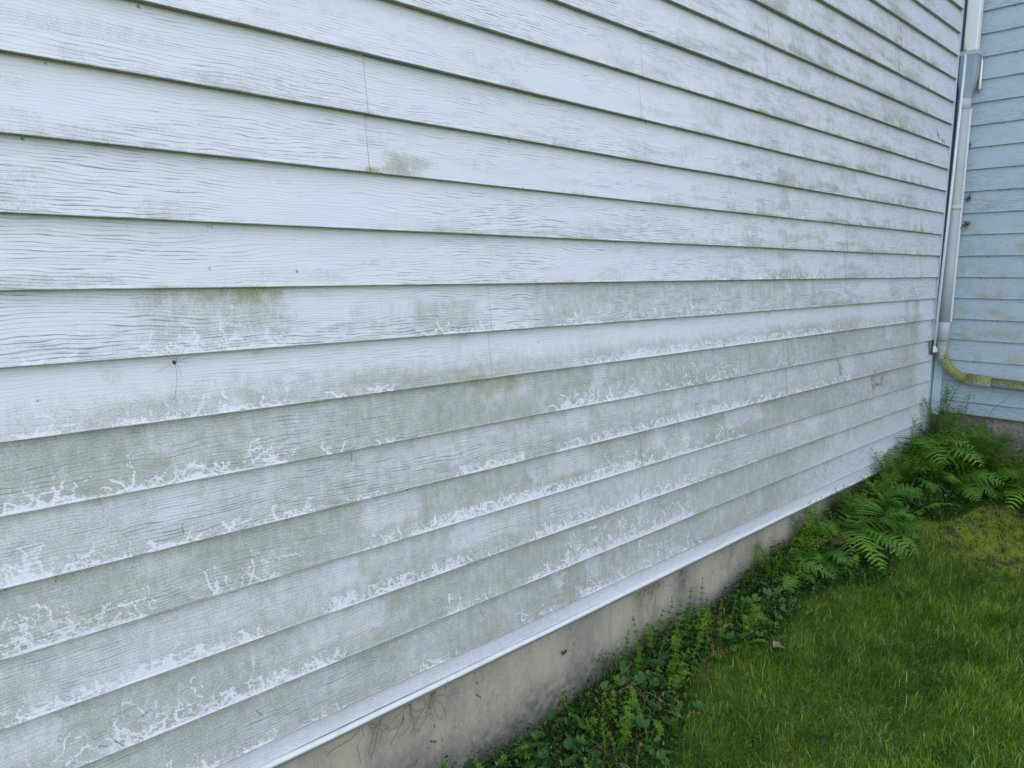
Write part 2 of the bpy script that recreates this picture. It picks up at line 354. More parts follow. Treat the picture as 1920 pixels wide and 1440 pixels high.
# --- stain maps of the long wall, drawn in wall coordinates (metres along, metres up)
XL, XR = -5.9, 0.0
BANDS = {1: [[-2.156, -1.777, 0.3, 0.4]], 2: [[-2.575, -1.86, 0.8, 0.4]], 3: [[-4.263, -4.216, 0.25, 0.9], [-3.574, -3.554, 0.15, 1], [-3.514, -3.472, 0.15, 0.8], [-3.171, -2.981, 0.35, 0.9], [-2.981, -1.52, 0.25, 0.8]], 4: [[-4.72, -4.667, 0.25, 0.5], [-4.659, -4.611, 0.18, 0.9], [-4.502, -4.348, 0.32, 1.2], [-4.348, -4.211, 0.38, 1], [-4.4, -4.386, 0.85, 1.2], [-4.342, -4.321, 0.6, 1.1], [-4.249, -4.235, 0.6, 1], [-3.885, -3.795, 0.3, 0.5], [-3.795, -3.623, 0.25, 0.7], [-3.623, -3.584, 0.2, 1], [-3.574, -3.471, 0.15, 1], [-3.361, -3.154, 0.3, 0.9], [-3.074, -2.285, 0.95, 0.7], [-2.285, -1.499, 0.6, 0.35]], 5: [[-4.716, -4.662, 0.4, 1.2], [-4.646, -4.613, 0.22, 0.9], [-4.539, -4.459, 0.35, 1.2], [-4.459, -4.398, 0.3, 1], [-4.387, -4.217, 0.3, 1], [-4.115, -3.951, 0.12, 0.6], [-3.736, -3.69, 0.1, 0.5], [-3.3, -3.083, 0.15, 0.9], [-3.083, -1.479, 0.22, 1.8], [-1.479, -0.494, 0.2, 0.5]], 6: [[-4.743, -4.648, 0.5, 1.3], [-4.648, -4.525, 0.5, 1], [-4.525, -4.363, 0.3, 1], [-4.447, -4.224, 0.42, 1], [-4.12, -4.093, 0.4, 0.6], [-4.015, -3.947, 0.2, 0.5], [-3.38, -3.185, 0.45, 1.6], [-3.185, -2.964, 0.5, 1.2], [-2.964, -2.259, 0.9, 0.8], [-2.259, -1.791, 0.7, 0.4]], 7: [[-4.754, -4.684, 0.55, 1.4], [-4.7, -4.553, 0.35, 1.1], [-4.516, -4.456, 0.2, 1.1], [-4.446, -4.409, 0.2, 0.7], [-4.36, -4.315, 0.2, 0.8], [-4.279, -4.153, 0.25, 0.9], [-4.098, -3.919, 0.1, 0.5], [-3.748, -3.501, 0.18, 1.4], [-3.379, -2.246, 0.22, 1.7], [-2.246, -1.186, 0.2, 0.8]], 8: [[-4.766, -4.6, 0.55, 1.4], [-4.719, -4.678, 0.95, 0.7], [-4.6, -4.52, 0.55, 1], [-4.665, -4.644, 0.9, 0.6], [-4.407, -4.385, 0.7, 0.5], [-4.396, -4.322, 0.6, 0.8], [-4.298, -4.249, 0.6, 0.9], [-4.423, -4.379, 0.2, 0.3], [-4.075, -4.016, 0.12, 0.7], [-3.986, -3.946, 0.35, 1.1], [-3.89, -3.804, 0.3, 0.9], [-3.89, -2.952, 0.24, 1.8], [-3.636, -3.353, 0.4, 0.6], [-3.178, -2.952, 0.8, 0.8], [-2.952, -2.234, 0.8, 0.9]], 9: [[-4.777, -4.714, 0.6, 0.6], [-4.754, -4.514, 0.2, 1.1], [-4.628, -4.293, 0.22, 1.4], [-4.553, -4.463, 0.35, 0.7], [-4.137, -3.714, 0.24, 1.7], [-3.752, -3.467, 0.15, 0.5], [-3.467, -2.616, 0.3, 1.8], [-3.035, -2.946, 0.8, 0.6], [-2.616, -1.74, 0.6, 0.5]], 10: [[-4.789, -4.582, 0.95, 0.8], [-4.62, -4.582, 0.8, 1], [-4.582, -4.417, 0.35, 1], [-4.543, -4.372, 0.6, 0.6], [-4.428, -4.114, 0.25, 1.2], [-4.423, -4.324, 0.8, 0.6], [-4.197, -4.142, 0.9, 0.5], [-3.791, -3.696, 0.4, 1.2], [-3.511, -3.443, 0.5, 1], [-3.443, -3.312, 0.35, 1.2], [-3.312, -2.607, 0.95, 1.6], [-3.657, -3.617, 0.3, 0.5]], 11: [[-4.8, -4.403, 0.4, 0.9], [-4.552, -4.425, 0.15, 1.1], [-4.379, -4.119, 0.2, 0.6], [-3.899, -3.755, 0.18, 0.5], [-3.51, -3.323, 0.3, 0.5], [-3.259, -3.025, 0.35, 1.2], [-3.22, -3.139, 0.9, 0.4], [-3.025, -2.524, 0.9, 0.7]], 12: [[-4.236, -3.464, 0.4, 0.3], [-3.464, -2.929, 0.6, 0.5]]}
for k in range(4, 12): BANDS[k].append([-5.8, -4.8, .45, .8])
CELL = .0015
NXC = int((XR-XL)/CELL)+4; NZC = int(s/CELL)+6
def trail_map(k):
    A = np.zeros((NXC, NZC), np.float32)
    pts = []
    for (x0, x1, h, st) in BANDS.get(k, []):
        L = max(x1-x0, .01)
        n = max(1, int(st*L/(.0022 if h > .5 else .0031)))
        for _ in range(n):
            x = R.uniform(x0, x1)
            tall = h > .5 and R.random() < .75
            hh = (h*1.1 if tall else min(h*1.15, .75))*s*(R.random()**(1.0 if tall else 1.45))
            yb = R.uniform(.001, max(.004, hh))
            ln = R.uniform(.016, .085)*(1.3 if tall else 1)
            th = R.choice((0, math.pi)) + R.gauss(0, .6)
            if R.random() < (.30 if tall else .07): th = math.pi/2+R.gauss(0, .35)
            r = R.choice((.0003, .0003, .0004, .0005, .0007, .0011)); amp = R.uniform(.35, .8) if tall else R.uniform(.45, 1.0); curl = R.gauss(0, 22)
            stp = .0009; kn = 0.0; px, py = x, yb
            base = th; ph = R.uniform(0, 6); fr = R.uniform(350, 900); am = R.uniform(.5, 1.6)
            for i in range(int(ln/stp)):
                kn = kn*.965+R.gauss(0, .17)
                a = base + kn + curl*i*stp + am*math.sin(ph+i*stp*fr)
                px += math.cos(a)*stp; py += math.sin(a)*stp
                if py < .0006: py = .0006; base = -base if math.sin(base) < 0 else base
                if py > h*s*1.15: base = -abs(base) if abs(base) < 2 else base; py -= stp
                pts.append((px, py, r, amp))
    if pts:
        P = np.array(pts); xi = (P[:, 0]-XL)/CELL; yi = P[:, 1]/CELL
        for dx in range(-3, 4):
            for dy in range(-3, 4):
                ix = np.round(xi).astype(int)+dx; iy = np.round(yi).astype(int)+dy
                d = np.hypot(ix-xi, iy-yi)*CELL
                v = np.clip(1-(d-P[:, 2]*.55)/(P[:, 2]*.9+.0004), 0, 1)*P[:, 3]
                ok = (ix >= 0) & (ix < NXC) & (iy >= 0) & (iy < NZC) & (v > 0)
                np.maximum.at(A, (ix[ok], iy[ok]), v[ok].astype(np.float32))
    # washed margin close to the drip edge inside strong bands
    xs = XL+np.arange(NXC)*CELL; zs = np.arange(NZC)*CELL
    for (x0, x1, h, st) in BANDS.get(k, []):
        if st < .9: continue
        env = ss(x0-.02, x0+.03, xs)*(1-ss(x1-.03, x1+.02, xs))
        edge = h*s*(.05+.30*fbm(xs*45, np.zeros_like(xs)+k, k, 3))*min(1, st/1.5)
        X2, Z2 = np.meshgrid(xs, zs, indexing='ij')
        m = env[:, None]*np.clip(1.15-(Z2/np.maximum(edge[:, None], 1e-4)), 0, 1)*(.35+.9*vnoise(X2*260, Z2*330, k))
        A = np.maximum(A, np.clip(m, 0, .50).astype(np.float32))
    return A
def samp(A, x, h):
    xi = np.clip((x-XL)/CELL, 0, NXC-2); yi = np.clip(h/CELL, 0, NZC-2)
    i = xi.astype(int); j = yi.astype(int); fx = xi-i; fy = yi-j
    return A[i, j]*(1-fx)*(1-fy)+A[i+1, j]*fx*(1-fy)+A[i, j+1]*(1-fx)*fy+A[i+1, j+1]*fx*fy

def film_map(k, x, v):
    """k lap number, x along, v 0 top .. 1 bottom of the lap"""
    z = -(k-1+v)*s
    x0_ = x; x = x+(fbm(x*17, z*34, 48, 3)-.5)*.11
    streak = vnoise(x*16, np.full_like(x, k*3.7)+v*.9, 31)*.5+vnoise(x*45, np.full_like(x, k*5.1)+v*1.2, 32)*.3+vnoise(x*5, np.full_like(x, k*2.3)+v*.6, 33)*.5
    streak = streak/1.3
    blot = fbm(x*7, z*16, 40, 4); x = x0_+(x-x0_)*.6
    low = ss(3.2, 5.6, k-1+v)                 # the lower courses carry the film
    f = .57*low*np.ones_like(x) + .27*low*ss(.22, .78, .55*streak+.45*blot)
    midup = ss(-3.1, -1.9, x)*(1-ss(-.75, -.2, x))*(1-low)
    f = f + midup*(.20+.42*ss(.34, .74, .5*streak+.5*blot))*(.6+.4*v)
    f = f + (1-low)*(.06+.36*ss(.48, .72, .5*blot+.5*vnoise(x*9, z*55, 44))*(.25+.75*v))
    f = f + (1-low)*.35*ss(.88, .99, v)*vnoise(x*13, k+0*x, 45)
    # cleaner lower right and right end
    f = f*(1-.75*ss(-2.2, -.9, x)*ss(8.3, 10.5, k-1+v))
    f = f*(1-.75*ss(-.32, -.12, x))
    f = f*(1-.12*ss(-1.5, -.5, x))
    if k == 4: f = np.maximum(f, .85*ss(-4.56, -4.46, x)*(1-ss(-4.26, -4.1, x))*(.45+.55*blot)*(1-.3*v)) ; f = np.maximum(f, .62*ss(-3.92, -3.85, x)*(1-ss(-3.7, -3.62, x))*ss(.1, .5, v)); f = np.maximum(f, .75*ss(-3.6, -3.4, x)*(1-ss(-1.8, -1.2, x))*(.5+.5*blot))
    if k == 1: f = np.maximum(f, .8*ss(-3.99, -3.93, x)*(1-ss(-3.9, -3.72, x))*ss(.45, .7, v)*ss(.35, .6, blot+.1))
    if k == 0: f = np.maximum(f, .5*ss(-4.35, -4.2, x)*(1-ss(-4.1, -4.0, x))*ss(.3, .6, v)*blot*1.5)
    if k == 5: f = f*(.35+.65*ss(.25, .8, v))*1.05; f = np.maximum(f, .8*ss(-4.05, -3.95, x)*(1-ss(-3.7, -3.6, x))*ss(.5, .8, v))
    if k in (7, 9): f = f*(.68+.32*v)
    if k in (6, 8, 10, 11): f = f*1.08
    # pale washed windows with straight sides
    wsh = ss(.66, .74, vnoise(x*11, np.full_like(x, k*9.1), 77))*ss(.5, .62, vnoise(x*4, np.full_like(x, k*1.9), 78))*(1-ss(.55, .7, v))
    f = f*(1-.35*wsh)
    return np.clip(f, 0, 1)
def moss_map(k, x, v):
    z = -(k-1+v)*s
    st = vnoise(x*22, np.full_like(x, k*4.1)+v*.5, 51); b = fbm(x*14, z*20, 52, 3)
    low = ss(3, 5, k-1+v)
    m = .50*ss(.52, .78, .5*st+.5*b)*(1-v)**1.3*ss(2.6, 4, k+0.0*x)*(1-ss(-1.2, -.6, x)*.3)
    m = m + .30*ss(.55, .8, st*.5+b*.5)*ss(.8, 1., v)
    yr = ss(-.62, -.42, x)*(1-ss(-.24, -.17, x))
    m = m + .48*yr*ss(.35, .7, st)*(ss(-2, 3, k)*(1-ss(7, 10, k)))*(.6+.4*b)
    yu = ss(-1.25, -.8, x)*(1-ss(-.35, -.25, x))*(1-ss(0, 3, k))
    m = m + .6*yu*ss(.35, .75, .5*st+.5*b)*ss(.3, .9, v)
    m = m + .35*ss(-2.9, -2.2, x)*(1-ss(-1.2, -.8, x))*(1-ss(1, 3, k))*ss(.5, .8, st)*v
    if k == 4: m = m+.55*ss(-4.44, -4.38, x)*(1-ss(-4.25, -4.18, x))*ss(.35, .6, b)*(1-ss(.2, .45, v))
    if k in (0, 1): m = m + (1.1 if k == 1 else .3)*np.exp(-((x+3.985)/.022)**2)*ss(.86, .95, v)
    if k == 5: m = m+.7*ss(-3.78, -3.72, x)*(1-ss(-3.66, -3.62, x))*ss(.82, .95, v)
    if k == 6: m = m+.55*ss(-3.7, -3.64, x)*(1-ss(-3.55, -3.45, x))*(1-ss(.3, .5, v))
    if k in (-2, -1, 1, 2): m = m + .5*ss(.62, .75, vnoise(x*9, k+.5+0*x, 5))*ss(.88, .97, v)
    return np.clip(m, 0, 1)

# dark specks and mud tracks: (x, z, radius) lists rasterised as blobs
SPECKS = [(-4.351, -.262, .0022), (-4.358, -.262, .0014), (-4.18, -.349, .0028), (-.222, .424, .016), (-.20, .405, .006), (-.15, .40, .012), (-.12, .398, .012), (-.24, .45, .004)]
for _ in range(170):
    SPECKS.append((R.uniform(-5.2, -.02), R.uniform(-1.44, 1.1), R.choice((.0008, .0011, .0015, .0022))))
for _ in range(40):        # spots under the laps
    SPECKS.append((R.uniform(-4.9, -.1), -R.randint(-8, 10)*s-.003-abs(R.gauss(0, .004)), R.choice((.0018, .003))))
def wander(x, z, n, dx, dz, r):
    for i in range(n):
        if R.random() < .62: SPECKS.append((x+R.gauss(0, .25*r), z, r*R.choice((.35, .5, .8, 1.0))))
        x += dx+R.gauss(0, .003); z += dz+R.gauss(0, .002)
wander(-1.345, -.775, 22, .0003, -.0055, .006); wander(-1.325, -.79, 12, -.001, -.005, .005)
wander(-1.43, -.66, 10, .001, -.004, .0045); wander(-1.40, -.66, 8, 0, -.005, .004); wander(-1.3, -.72, 6, 0, -.004, .004)
wander(-.90, -.86, 20, .0002, -.0055, .008); wander(-.90, -.95, 16, .008, -.001, .007); wander(-.78, -.955, 8, .004, .006, .007); wander(-.85, -.96, 9, -.003, .006, .006)
wander(-.82, -.70, 5, .004, 0, .004)
for x, z, l_ in ((-3.19, -1.30, 14), (-3.66, -1.29, 9), (-2.76, -1.19, 8), (-2.2, -1.33, 7), (-1.75, -1.37, 8), (-1.2, -1.25, 8), (-1.45, -1.12, 7), (-2.62, -1.36, 5), (-.9, -1.23, 5), (-2.24, -.78, 8), (-.37, -.93, 6)):
    wander(x, z, l_, .0002, -.0035, .0022)
for x, z, a in ((-4.55, -1.22, .3), (-4.63, -1.245, -.5), (-4.60, -1.25, -.9), (-4.31, -1.33, 2.2), (-4.06, -.79, 1.4), (-4.67, -.905, 1.5), (-4.45, -.865, 1.5)):
    for i in range(9): SPECKS.append((x+math.cos(a)*i*.0022, z+math.sin(a)*i*.0022, .0011))
SPX = np.array(SPECKS)
def dirt_map(k, x, zz):
    d = np.zeros_like(x)
    z0, z1 = -k*s-.02, -(k-1)*s+.02
    sel = SPX[(SPX[:, 1] > z0) & (SPX[:, 1] < z1)]
    cols = x[:, 0]
    for sx, sz, r in sel:
        i0, i1 = np.searchsorted(cols, (sx-2.2*r-.02, sx+2.2*r+.02))
        if i1 > i0:
            dd = np.hypot(x[i0:i1]-sx, zz[i0:i1]-sz)
            loc = abs(cols[min(i1, len(cols)-1)]-cols[i0])/max(1, i1-i0)
            rr = max(r, loc*.6)
            d[i0:i1] = np.maximum(d[i0:i1], np.clip(1.5-dd/rr, 0, 1)*min(1, r/rr*1.2))
    return d

def x_columns(x0, x1):
    out = [x0]; x = x0
    while x < x1-1e-6:
        r2 = (x+4.9)**2+1.44**2
        x += max(.0021, r2/1.44/716*.62) if x > -5.0 else .006
        out.append(min(x, x1))
    if len(out) > 2 and out[-1]-out[-2] < .0008: out.pop(-2)
    return np.array(out)
SEAMS = {-9: [], -8: [-1.5], -7: [-1.5], -6: [-.9], -5: [-.9], -4: [-2.22], -3: [-2.22], -2: [-2.996], -1: [-2.996], 0: [-3.995], 1: [-3.995], 2: [-1.37], 3: [-1.37],
         4: [-3.629], 5: [-3.629], 6: [-1.9], 7: [-1.9], 8: [-2.94], 9: [-2.94], 10: [-3.298], 11: [-3.298]}
acc = dict(V=[], F=[], film=[], trail=[], moss=[], dirt_shade=[], lapv=[], laprand=[]); nv = 0
def add_patch(X, Y, Z, at):
    global nv
    a, b = X.shape
    acc['V'].append(np.stack([X, Y, Z+ZO], -1).reshape(-1, 3))
    i = np.arange(a*b).reshape(a, b)+nv; nv += a*b
    acc['F'].append(np.stack([i[:-1, :-1], i[:-1, 1:], i[1:, 1:], i[1:, :-1]], -1).reshape(-1, 4))
    for k in ('film', 'trail', 'moss', 'dirt_shade', 'lapv', 'laprand'): acc[k].append(np.broadcast_to(at[k], X.shape).ravel())
def lap(k, zones=True):
    """one course of siding between line k-1 (top) and line k (bottom)"""
    zt, zb = -(k-1)*s, -k*s
    tm = trail_map(k)
    cuts = [XL]+sorted(SEAMS.get(k, []))+[XR-.004]
    rnd = R.random()
    for si in range(len(cuts)-1):
        a, b = cuts[si], cuts[si+1]
        dy = .0022*(si % 2)
        zoneb = [a]+[c for c in (-3.2, -1.7) if a < c < b]+[b]
        for zi in range(len(zoneb)-1):
            za, zb_ = zoneb[zi], zoneb[zi+1]
            mid = (za+zb_)/2
            nr = 44 if mid < -3.1 else (34 if mid < -1.7 else 22)
            xs = x_columns(za, zb_)
            t = np.linspace(0, 1, nr)
            # face, rounded nose, underside
            yy = np.concatenate([.018-.0168*t, [0, .0003, .002, .0100, .0182]])
            zf = np.concatenate([(zt+.0004)+(zb+.0042-zt-.0004)*t, [zb+.0022, zb+.0006, zb, zb, zb+.0004]])
            X, Zr = np.meshgrid(xs, zf, indexing='ij'); Yr = np.broadcast_to(yy, X.shape).copy()
            v = np.clip((zt-Zr)/s, 0, 1)
            wv = (vnoise(X*2.1, k*7.3+0*X, 3)-.5)*.0022 + (vnoise(X*.7, k*3.1+0*X, 4)-.5)*.003
            Yr = Yr+dy-.0005+wv*v*.6
            Zr = Zr+((vnoise(X*1.7, k*2.2+0*X, 6)-.5)*.0016)*ss(0, 1, v) + ((vnoise(X*1.7, (k-1)*2.2+0*X, 6)-.5)*.0016)*(1-ss(0, 1, v))
            film = film_map(k, X, v); moss = moss_map(k, X, v)
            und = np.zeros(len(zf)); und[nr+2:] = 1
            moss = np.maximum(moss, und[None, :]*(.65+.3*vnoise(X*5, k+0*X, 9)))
            moss = np.maximum(moss, (.34+.3*vnoise(X*9, k*1.3+0*X, 12))*(1-ss(.0, .085, v)))  # olive grime at the overlap, also painting soft shade below the lip
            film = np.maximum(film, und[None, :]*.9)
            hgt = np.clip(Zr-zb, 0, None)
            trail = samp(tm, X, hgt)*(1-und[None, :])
            dirt_shade = dirt_map(k, X, Zr)
            dirt_shade = np.maximum(dirt_shade, und[None, :]*.42)  # undersides also darkened in colour to deepen the shadow line below each lap
            if si > 0 and zi == 0: dirt_shade[0:2] = np.maximum(dirt_shade[0:2], .8*(.5+.5*v[0:2]))  # gap shadow of the panel overlap painted along the seam
            add_patch(X, Yr, Zr, dict(film=film, trail=trail, moss=moss, dirt_shade=dirt_shade, lapv=v, laprand=np.full_like(X, rnd+k*.37)))
            if zi == len(zoneb)-2:       # end cap into the wall
                Xc = np.stack([X[-1], X[-1]]); Yc = np.stack([Yr[-1], np.full_like(Yr[-1], .021)]); Zc = np.stack([Zr[-1], Zr[-1]])
                add_patch(Xc, Yc, Zc, dict(film=.2, trail=0, moss=0, dirt_shade=0, lapv=0, laprand=rnd))
for k in range(-9, 12): lap(k)
# bottom course strip
def strip():
    k = 12; zt = -11*s; zb = zt-.050
    tm = trail_map(12)
    for za, zb_ in ((XL, -3.2), (-3.2, XR-.006)):
        xs = x_columns(za, zb_); zf = np.concatenate([np.linspace(zt+.0032, zb, 16)]); yy = np.full(16, .0125)-np.linspace(0, .006, 16)
        X, Z = np.meshgrid(xs, zf, indexing='ij'); Y = np.broadcast_to(yy, X.shape)
        v = (zt-Z)/s
        add_patch(X, Y+(vnoise(X*3, 0*X, 8)-.5)*.002, Z, dict(film=film_map(12, X, v)*(.35), trail=samp(tm, X, np.clip(Z-zb, 0, None)), moss=moss_map(12, X, v)*.5, dirt_shade=dirt_map(12, X, Z), lapv=v*.3, laprand=3.3))
strip()
me = np_mesh("siding", np.concatenate(acc['V']), np.concatenate(acc['F']), True, {k: np.concatenate(acc[k]) for k in ('film', 'trail', 'moss', 'dirt_shade', 'lapv', 'laprand')}, MAT_W1)
wall1 = mobj("wall", me, house); wall1['label'] = "long white wood-grain siding wall with grey-green algae film and pale snail trails"
# plain upper courses above the picture and to the left
def upper(mat, pts, name, parent, label=None):
    """extruded saw-tooth profile along a line"""
    m = MB()
    for (ax, ay), (bx, by), k0, k1, nxv, nyv in pts:
        prof = []
        for k in range(k0, k1+1):
            zt, zb = -(k-1)*s+ZO, -k*s+ZO
            prof += [(.013, zt+.0032), (0, zb+.003), (.001, zb), (.013, zb+.0032)]
        for (o0, z0), (o1, z1) in zip(prof[:-1], prof[1:]):
            m.quad((ax+nxv*o0, ay+nyv*o0, z0), (ax+nxv*o1, ay+nyv*o1, z1), (bx+nxv*o1, by+nyv*o1, z1), (bx+nxv*o0, by+nyv*o0, z0))
    o = m.build(name, mat, parent)
    return o
up1 = upper(MAT_W1, [((-9.5, 0), (XR-.004, 0), -22, -10, 0, 1), ((-9.5, 0), (XL, 0), -9, 11, 0, 1)], "upper_siding", wall1)

# starter strip bead and drip edge
def bottom_trim(x0, x1, zt, name, parent):
    m = MB()
    xs = np.concatenate([np.arange(x0, x1, .06), [x1]])
    sag = lambda x: (float(vnoise(x*1.3, 0, 71))-.5)*.006+(float(vnoise(x*5.3, 0, 72))-.5)*.0025
    ring = [(.007, .0), (.0015, -.0008), (-.003, -.0025), (-.0048, -.006), (-.004, -.010), (-.001, -.0125), (.004, -.0135), (.006, -.0137)]
    base = len(m.v)
    for x in xs:
        for y, z in ring: m.v.append((float(x), y, zt+z+sag(x))); m.tint.append(.5)
    n = len(ring)
    for i in range(len(xs)-1):
        for j in range(n-1):
            a = i*n+j; m.q.append((a, a+1, a+1+n, a+n))
    return m.build(name, MAT_TRIM, parent, True)
bottom_trim(-9.5, XR-.006, -11*s-.050+ZO, "bottom_trim", wall1)
m = MB()
xs = np.concatenate([np.arange(-9.5, 0, .08), [0.0]])
for i in range(len(xs)-1):
    a, b = float(xs[i]), float(xs[i+1]); za = -11*s-.0635+ZO+(float(vnoise(a*1.3, 0, 71))-.5)*.006; zb = -11*s-.0635+ZO+(float(vnoise(b*1.3, 0, 71))-.5)*.006
    m.quad((a, .0045, za), (a, .012, za-.016), (b, .012, zb-.016), (b, .0045, zb)); m.quad((a, .012, za-.016), (a, .045, za-.013), (b, .045, zb-.013), (b, .012, zb-.016))
m.build("drip_edge", MAT_GREYTRIM, wall1)

# --- return wall (light blue), lip plane at x = .12, running toward -y
accb = acc; acc = dict(V=[], F=[], film=[], trail=[], moss=[], dirt_shade=[], lapv=[], laprand=[]); nv = 0
XB = .1204
def lapb(k, yend=-2.2):
    zt, zb = -(k-1)*s, -k*s
    y1 = -.022
    ys = np.concatenate([np.arange(y1, -.75, -.006), np.arange(-.75, yend, -.03), [yend]])
    t = np.linspace(0, 1, 22)
    yy = np.concatenate([.013-.0118*t, [0, .0003, .002, .0075, .0132]])
    zf = np.concatenate([(zt+.0032)+(zb+.0042-zt-.0032)*t, [zb+.0022, zb+.0006, zb, zb+.0012, zb+.0032]])
    Yw, Z = np.meshgrid(ys, zf, indexing='ij'); O = np.broadcast_to(yy, Yw.shape)
    v = np.clip((zt-Z)/s, 0, 1)
    wob = (vnoise(Yw*2.1, k*7.3+0*Yw, 93)-.5)*.003*v
    b = fbm(Yw*11, Z*24, 60, 4); st = vnoise(Yw*24, k*2.7+0*Yw, 61)
    zone = ss(-1, 1.5, k)*(1-ss(6.5, 9, k))
    film = np.clip(.12+zone*(.2+.5*ss(.38, .72, b*.6+st*.4)*ss(.15, .7, v))*ss(.0, -.12, Yw)+.35*ss(.62, .75, b)*v, 0, 1)
    moss = np.clip(zone*.22*ss(.5, .72, b*.5+st*.5)*ss(.45, .95, v)*ss(-.02, -.14, Yw)+.25*ss(.6, .8, st)*ss(.85, 1, v), 0, 1)
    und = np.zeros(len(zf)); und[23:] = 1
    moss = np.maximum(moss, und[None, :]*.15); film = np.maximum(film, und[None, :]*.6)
    dirt_shade = np.zeros_like(Yw)
    for _ in range(9):
        cy, cz, r = R.uniform(-.6, -.03), R.uniform(zb, zt), R.choice((.002, .002, .0035))
        dirt_shade = np.maximum(dirt_shade, np.clip(1.5-np.hypot(Yw-cy, Z-cz)/max(r, .0035), 0, 1)*R.uniform(.3, .8))
    for _ in range(2):
        cy, r = R.uniform(-.6, -.05), .005
        dirt_shade = np.maximum(dirt_shade, np.clip(1.5-np.hypot(Yw-cy, Z-zt+.004)/r, 0, 1)*.9)
    add_patch(XB+O+wob, Yw, Z, dict(film=film, trail=0, moss=moss, dirt_shade=dirt_shade, lapv=v, laprand=R.random()+k*.3))
KB = 9
for k in range(-9, KB+1): lapb(k)
# last short strip
ys = np.concatenate([np.arange(-.022, -.75, -.006), [-2.2]]); zf = np.linspace(-KB*s+.0032, -KB*s-.075, 14)
Yw, Z = np.meshgrid(ys, zf, indexing='ij')
add_patch(XB+.0128-.004*(zf[0]-Z)/.07, Yw, Z, dict(film=.12, trail=0, moss=.05, dirt_shade=0, lapv=.4, laprand=.7))
me = np_mesh("siding", np.concatenate(acc['V']), np.concatenate(acc['F']), True, {k: np.concatenate(acc[k]) for k in ('film', 'trail', 'moss', 'dirt_shade', 'lapv', 'laprand')}, MAT_W2)
wall2 = mobj("wall", me, house); wall2['label'] = "light blue siding wall meeting the white wall at the inside corner"
upper(MAT_W2, [((XB, -6.0), (XB, -.022), -22, -10, 1, 0), ((XB, -6.0), (XB, -2.2), -9, KB, 1, 0)], "upper_siding", wall2)
m = MB(); zt = -KB*s-.075+ZO
m.tube([(XB+.006, -6, zt), (XB+.006, -.024, zt)], .005, 8); m.build("bottom_trim", MAT_TRIM, wall2, True)
# inside corner post
m = MB()
m.box(-.012, .108, .0195, .027, -1.62+ZO, 22*s+ZO+.3)
m.box(.103, .112, -.036, .0130, -1.24+ZO, 22*s+ZO+.3)
m.build("corner_post", MAT_POST, house)
m = MB(); m.box(-.0035, .0005, .0005, .0190, -1.45+ZO, 22*s+ZO+.3); m.build("corner_channel", MAT_POST, house)
# foundation of the long wall
def foundation():
    xs = np.concatenate([np.arange(-9.5, -4.6, .05), np.arange(-4.6, .0, .008), [.14]]); zs = np.linspace(-1.44+ZO, -.15, 60)
    X, Z = np.meshgrid(xs, zs, indexing='ij'); Y = .034+(fbm(X*9, Z*9, 81, 4)-.5)*.008
    w = Z-ZO
    film = 0*X
    for cx, wd, st, tilt in ((-2.62, .035, .75, .02), (-2.66, .018, .5, 0), (-2.02, .03, .7, .01), (-3.83, .014, .45, 0), (-2.25, .02, .35, 0), (-3.05, .012, .3, .02)):
        c = cx+tilt*(w+1.5)*8*.1+(fbm(w*9, w*0, int(cx*100) & 255, 3)-.5)*.03
        film = np.maximum(film, st*np.exp(-((X-c)/wd)**2)*(.5+.9*vnoise(X*60, Z*14, 83)))
    film = np.maximum(film, .8*ss(.16+.10*fbm(X*5, 0*X, 85, 3), .03+.10*fbm(X*5, 0*X, 85, 3), Z))
    film = np.maximum(film, .9*ss(-1.6, -1.2, X))  # far end painted dark for the shaded hollow behind the plants
    moss = np.exp(-((X+2.83)/.09)**2-((w+1.50)/.030)**2)*1.4+np.exp(-((X+3.0)/.05)**2-((w+1.475)/.014)**2)+.9*np.exp(-((X+3.95)/.2)**2-((w+1.475)/.012)**2)+.7*np.exp(-((X+2.4)/.1)**2-((w+1.47)/.01)**2)
    moss = moss+.6*ss(.6, .8, fbm(X*6, Z*8, 88, 3))*ss(-1.56, -1.48, w)
    dirt_shade = 0*X
    for _ in range(34):
        cx, cz, a = R.uniform(-4.4, -1.9), R.uniform(-1.72, -1.49), R.gauss(1.5, .6)
        if R.random() < .5: cx = R.gauss(-3.84, .09)
        ln = R.uniform(.006, .035)
        for q in range(5):
            px, pz = cx+math.cos(a)*ln*q/5, cz+math.sin(a)*ln*q/5
            i0, i1 = np.searchsorted(xs, (px-.02, px+.02))
            dirt_shade[i0:i1] = np.maximum(dirt_shade[i0:i1], np.clip(1.2-np.hypot(X[i0:i1]-px, w[i0:i1]-pz)/.0042, 0, R.uniform(.35, .7)))
    a, b = X.shape; i = np.arange(a*b).reshape(a, b)
    F = np.stack([i[:-1, :-1], i[:-1, 1:], i[1:, 1:], i[1:, :-1]], -1).reshape(-1, 4)
    me = np_mesh("foundation", np.stack([X, Y, Z], -1).reshape(-1, 3), F, True, {'film': np.clip(film, 0, 1), 'moss': np.clip(moss, 0, 1), 'dirt_shade': np.clip(dirt_shade, 0, 1)}, MAT_CONC)
    o = mobj("foundation", me, house); o['label'] = "stained beige concrete foundation"
foundation()
ys = np.arange(-6, .04, .02); zs = np.linspace(-1.20+ZO, -.15, 40)
Yw, Z = np.meshgrid(ys, zs, indexing='ij'); X = XB+.028+(fbm(Yw*9, Z*9, 91, 4)-.5)*.01
a, b = X.shape; i = np.arange(a*b).reshape(a, b)
